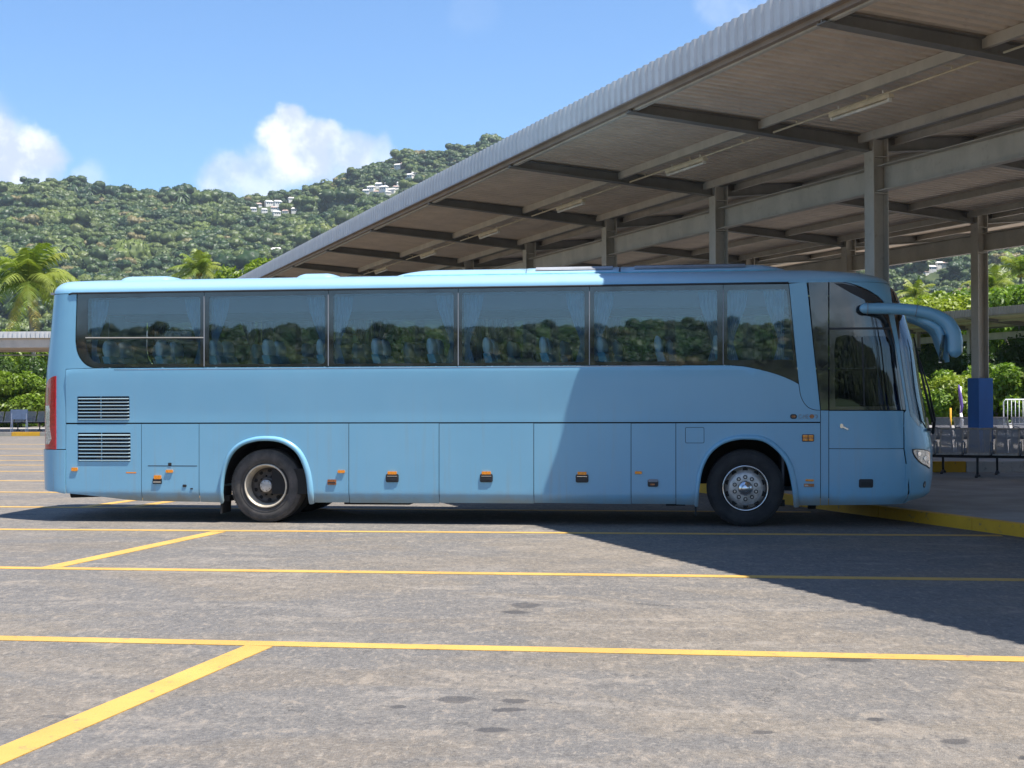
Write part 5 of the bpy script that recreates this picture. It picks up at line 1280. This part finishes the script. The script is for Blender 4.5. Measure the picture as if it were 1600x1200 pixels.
# ================================================================ NEAR TREES
def tree_meshes(seed, h, w_, mat, nleaf=9000, size=.16, trunk_h=.35, nclump=26, flat=.8):
    g = np.random.default_rng(seed); cs, rs = [], []
    for i in range(nclump):
        a = g.random()*2*PI; q = (g.random()**.6)*w_*.36; z = h*(trunk_h+(1-trunk_h)*(.12+.74*g.random())); edge = math.sin(min(1, max(0,(z/h-trunk_h)/(1-trunk_h)))*PI)**.5
        cs.append((math.cos(a)*q*(.35+edge*.85), math.sin(a)*q*(.35+edge*.85), z)); k = w_*(.10+.09*g.random()); rs.append((k,k,k*flat))
    V, F_ = leaf_cloud(nleaf, cs, np.array(rs), size, seed+1, .45); crown = np_mesh('crown', V, F_, mat)
    mb = MB(); mb.tube([(0,0,-.1),(.05,.03,h*.2),(-.04,.06,h*.42),(.05,0,h*.75)], [h*.032,h*.024,h*.018,h*.006], 8)
    for c in cs[:10]: st = Vector((0,0,h*(.2+.25*g.random()))); mb.tube([st, (st+Vector(c))/2+Vector((0,0,-.03*h)), Vector(c)], [h*.012,h*.008,h*.003], 5)
    return crown, mb.me('trunk', M['bark'])
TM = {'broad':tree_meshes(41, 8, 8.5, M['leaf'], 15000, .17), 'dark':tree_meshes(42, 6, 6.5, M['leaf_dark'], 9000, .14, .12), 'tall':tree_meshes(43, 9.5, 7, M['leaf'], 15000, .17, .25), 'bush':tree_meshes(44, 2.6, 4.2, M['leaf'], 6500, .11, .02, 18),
      'loose':tree_meshes(45, 8.5, 8, M['leaf'], 10000, .20, .3, 20)}
def put_tree(kind, u, Yd, label, s=1.0, rz=0.0, name='leafy_tree', cat='tree', grp='leafy trees beyond the bus station', sz=None, z=0):
    x = (u-800)/FPX*Yd; r = empty(name, (x, Yd, z), rz); r.scale = (s, s, sz or s)
    c, t = TM[kind]; link('crown', c, r); link('trunk', t, r); tag(r, label, cat, grp); return r
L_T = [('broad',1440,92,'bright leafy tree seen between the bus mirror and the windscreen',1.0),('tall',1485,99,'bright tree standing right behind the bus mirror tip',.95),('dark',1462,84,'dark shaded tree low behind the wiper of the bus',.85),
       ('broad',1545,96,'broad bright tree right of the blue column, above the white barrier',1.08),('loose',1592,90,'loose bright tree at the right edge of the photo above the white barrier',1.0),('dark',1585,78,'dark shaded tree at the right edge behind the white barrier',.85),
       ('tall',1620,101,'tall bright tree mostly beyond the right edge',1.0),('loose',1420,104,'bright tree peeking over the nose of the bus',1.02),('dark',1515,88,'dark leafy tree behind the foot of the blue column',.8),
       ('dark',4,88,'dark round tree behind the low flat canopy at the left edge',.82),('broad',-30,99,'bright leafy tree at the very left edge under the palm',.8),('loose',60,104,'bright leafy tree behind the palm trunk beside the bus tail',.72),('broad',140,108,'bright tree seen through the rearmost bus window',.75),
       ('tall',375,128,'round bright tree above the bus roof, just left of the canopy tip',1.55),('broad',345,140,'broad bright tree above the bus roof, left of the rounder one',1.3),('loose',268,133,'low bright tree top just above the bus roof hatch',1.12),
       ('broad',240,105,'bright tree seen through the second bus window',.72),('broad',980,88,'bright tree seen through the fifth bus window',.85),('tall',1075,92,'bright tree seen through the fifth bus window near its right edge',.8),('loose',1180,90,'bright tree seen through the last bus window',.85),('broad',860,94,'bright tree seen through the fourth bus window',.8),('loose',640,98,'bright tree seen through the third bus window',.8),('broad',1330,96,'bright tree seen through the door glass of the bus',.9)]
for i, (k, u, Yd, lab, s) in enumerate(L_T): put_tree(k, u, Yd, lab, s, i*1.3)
# shrubs along the back of the lot
gs = random.Random(9); i = 0
for (u, lab) in ((1440,'bright shrub low behind the wiper'),(1468,'bright shrub left of the wrapped purple post'),(1490,'bright shrub behind the purple post'),(1556,'bright shrub behind the white barrier, next to the blue column'),(1590,'bright shrub behind the white barrier at the right edge'),(30,'bright shrub above the grey panel at the far left'),(62,'bright shrub at the foot of the palm beside the bus tail'),(-5,'bright shrub at the left edge of the photo')):
    put_tree('bush', u, 70 if u > 200 else 74, lab, 1.0+gs.random()*.25, gs.random()*6, 'shrub', 'shrub', 'bright shrubs along the back of the lot')
g = np.random.default_rng(5); cs = [(x, 0, .5) for x in np.linspace(-24, 40, 70)]; V, F_ = leaf_cloud(26000, cs, np.array([(1.0,.8,.65)]*70), .10, 9, .3)
o = link('hedge', np_mesh('hedge', V, F_, M['leaf'])); o.location = (-4, 78.5, 0); tag(o, 'long low bright hedge running behind the station, glimpsed through the bus windows', 'hedge')

# ================================================================ PALMS
def palm(name, u, Yd, zc, R, nf, lab, seed, dry=1, lean=.0):
    g = random.Random(seed); x = (u-800)/FPX*Yd; r = empty(name, (x, Yd, 0)); tag(r, lab, 'palm tree', 'palm trees beyond the lot')
    mb = MB(); mb.tube([(lean*1.5,0,0),(lean*.9,0,zc*.35),(lean*.3,0,zc*.7),(0,0,zc-.1)], [.20,.15,.13,.12], 8); mb.build('trunk', M['bark'], r)
    fr = []
    def frond(a, el, L, droop, mat, nm='frond', wide=1.0):
        d = Vector((math.cos(a), math.sin(a), 0)); sdv = Vector((-math.sin(a), math.cos(a), 0)); vs = []; fs = []; sp_ = []; n = 36
        for k in range(n+1):
            f = k/n; p = Vector((0,0,zc)) + d*(L*(f*math.cos(el)+.0)) + Vector((0,0,L*(f*math.sin(el)-droop*f*f))); sp_.append(p)
        for k in range(1, n):
            p = sp_[k]; tg = (sp_[k+1]-sp_[k-1]).normalized(); f = k/n; ll = L*.27*wide*math.sin(min(1, f*1.15+.08)*PI*.93)**.6
            for sg in (-1, 1):
                q = p + sdv*(sg*ll*.80) + tg*(ll*.45) + Vector((0,0,-ll*(.35+.45*g.random()))); mid = (p+q)/2 + Vector((0,0,ll*.10)); wv = tg*(L*.0085)
                b = len(vs); vs += [p-wv, p+wv, mid+wv*1.1, mid-wv*1.1, q]; fs += [(b,b+1,b+2,b+3),(b+3,b+2,b+4)]
        mb = MB(); mb.add(vs, fs); mb.tube(sp_[::3], [.035*(1-k/10) for k in range(len(sp_[::3]))], 4); return mb.build(nm, mat, r)
    for i in range(nf):
        a = 2.4*i+g.uniform(-.2,.2); f = i/nf; el = 1.40-1.45*f+g.uniform(-.12,.12); frond(a, el, R*(.85+.3*g.random()), .42+.25*f, M['palm'])
    for i in range(dry): frond(-1.9+.9*i, -.75, R*.72, .55, M['palm_dry'], 'dry_frond', .7)
    mb = MB()
    for i in range(9): a = g.random()*6.28; bm_ = mb.lathe([(0,-.14),(.09,-.10),(.13,0),(.09,.1),(0,.14)], c=(math.cos(a)*.22, math.sin(a)*.22, zc-.25-g.random()*.2), n=8, axis='Z')
    mb.build('coconuts', M['palm_dry'], r); return r
palm('coconut_palm', 45, 93, 9.25, 4.8, 28, 'large coconut palm with one hanging yellow frond left of the bus tail', 3, 2, .5)
palm('coconut_palm', 312, 138, 14.0, 3.6, 22, 'small yellow green palm rising above the bus roof between two trees', 8, 1)
palm('coconut_palm', 1552, 118, 10.6, 3.0, 20, 'yellow green palm just right of the tall column, above the far brown canopy', 12, 1)
palm('coconut_palm', 1596, 125, 12.5, 3.4, 18, 'dark green palm cut by the right edge above the far brown canopy', 15, 0)
palm('coconut_palm', 1432, 122, 10.2, 2.6, 18, 'yellowish palm crown peeking above the bus mirror arm', 17, 1)
palm('coconut_palm', 20, 110, 4.2, 2.8, 16, 'low palm behind the dark tree at the left edge', 19, 0)

# ================================================================ AIR
hz, t = new_mat('haze_air'); 
vol = t.new('ShaderNodeVolumePrincipled', {'Color':(.80,.88,1,1), 'Density':HAZE, 'Anisotropy':.3}); t.new('ShaderNodeOutputMaterial', {'Volume':vol.outputs[0]})
if HAZE: 
    mb = MB().box((0,0,150), (3240,3240,302)); o = mb.build('haze', hz); tag(o, kind='stuff')
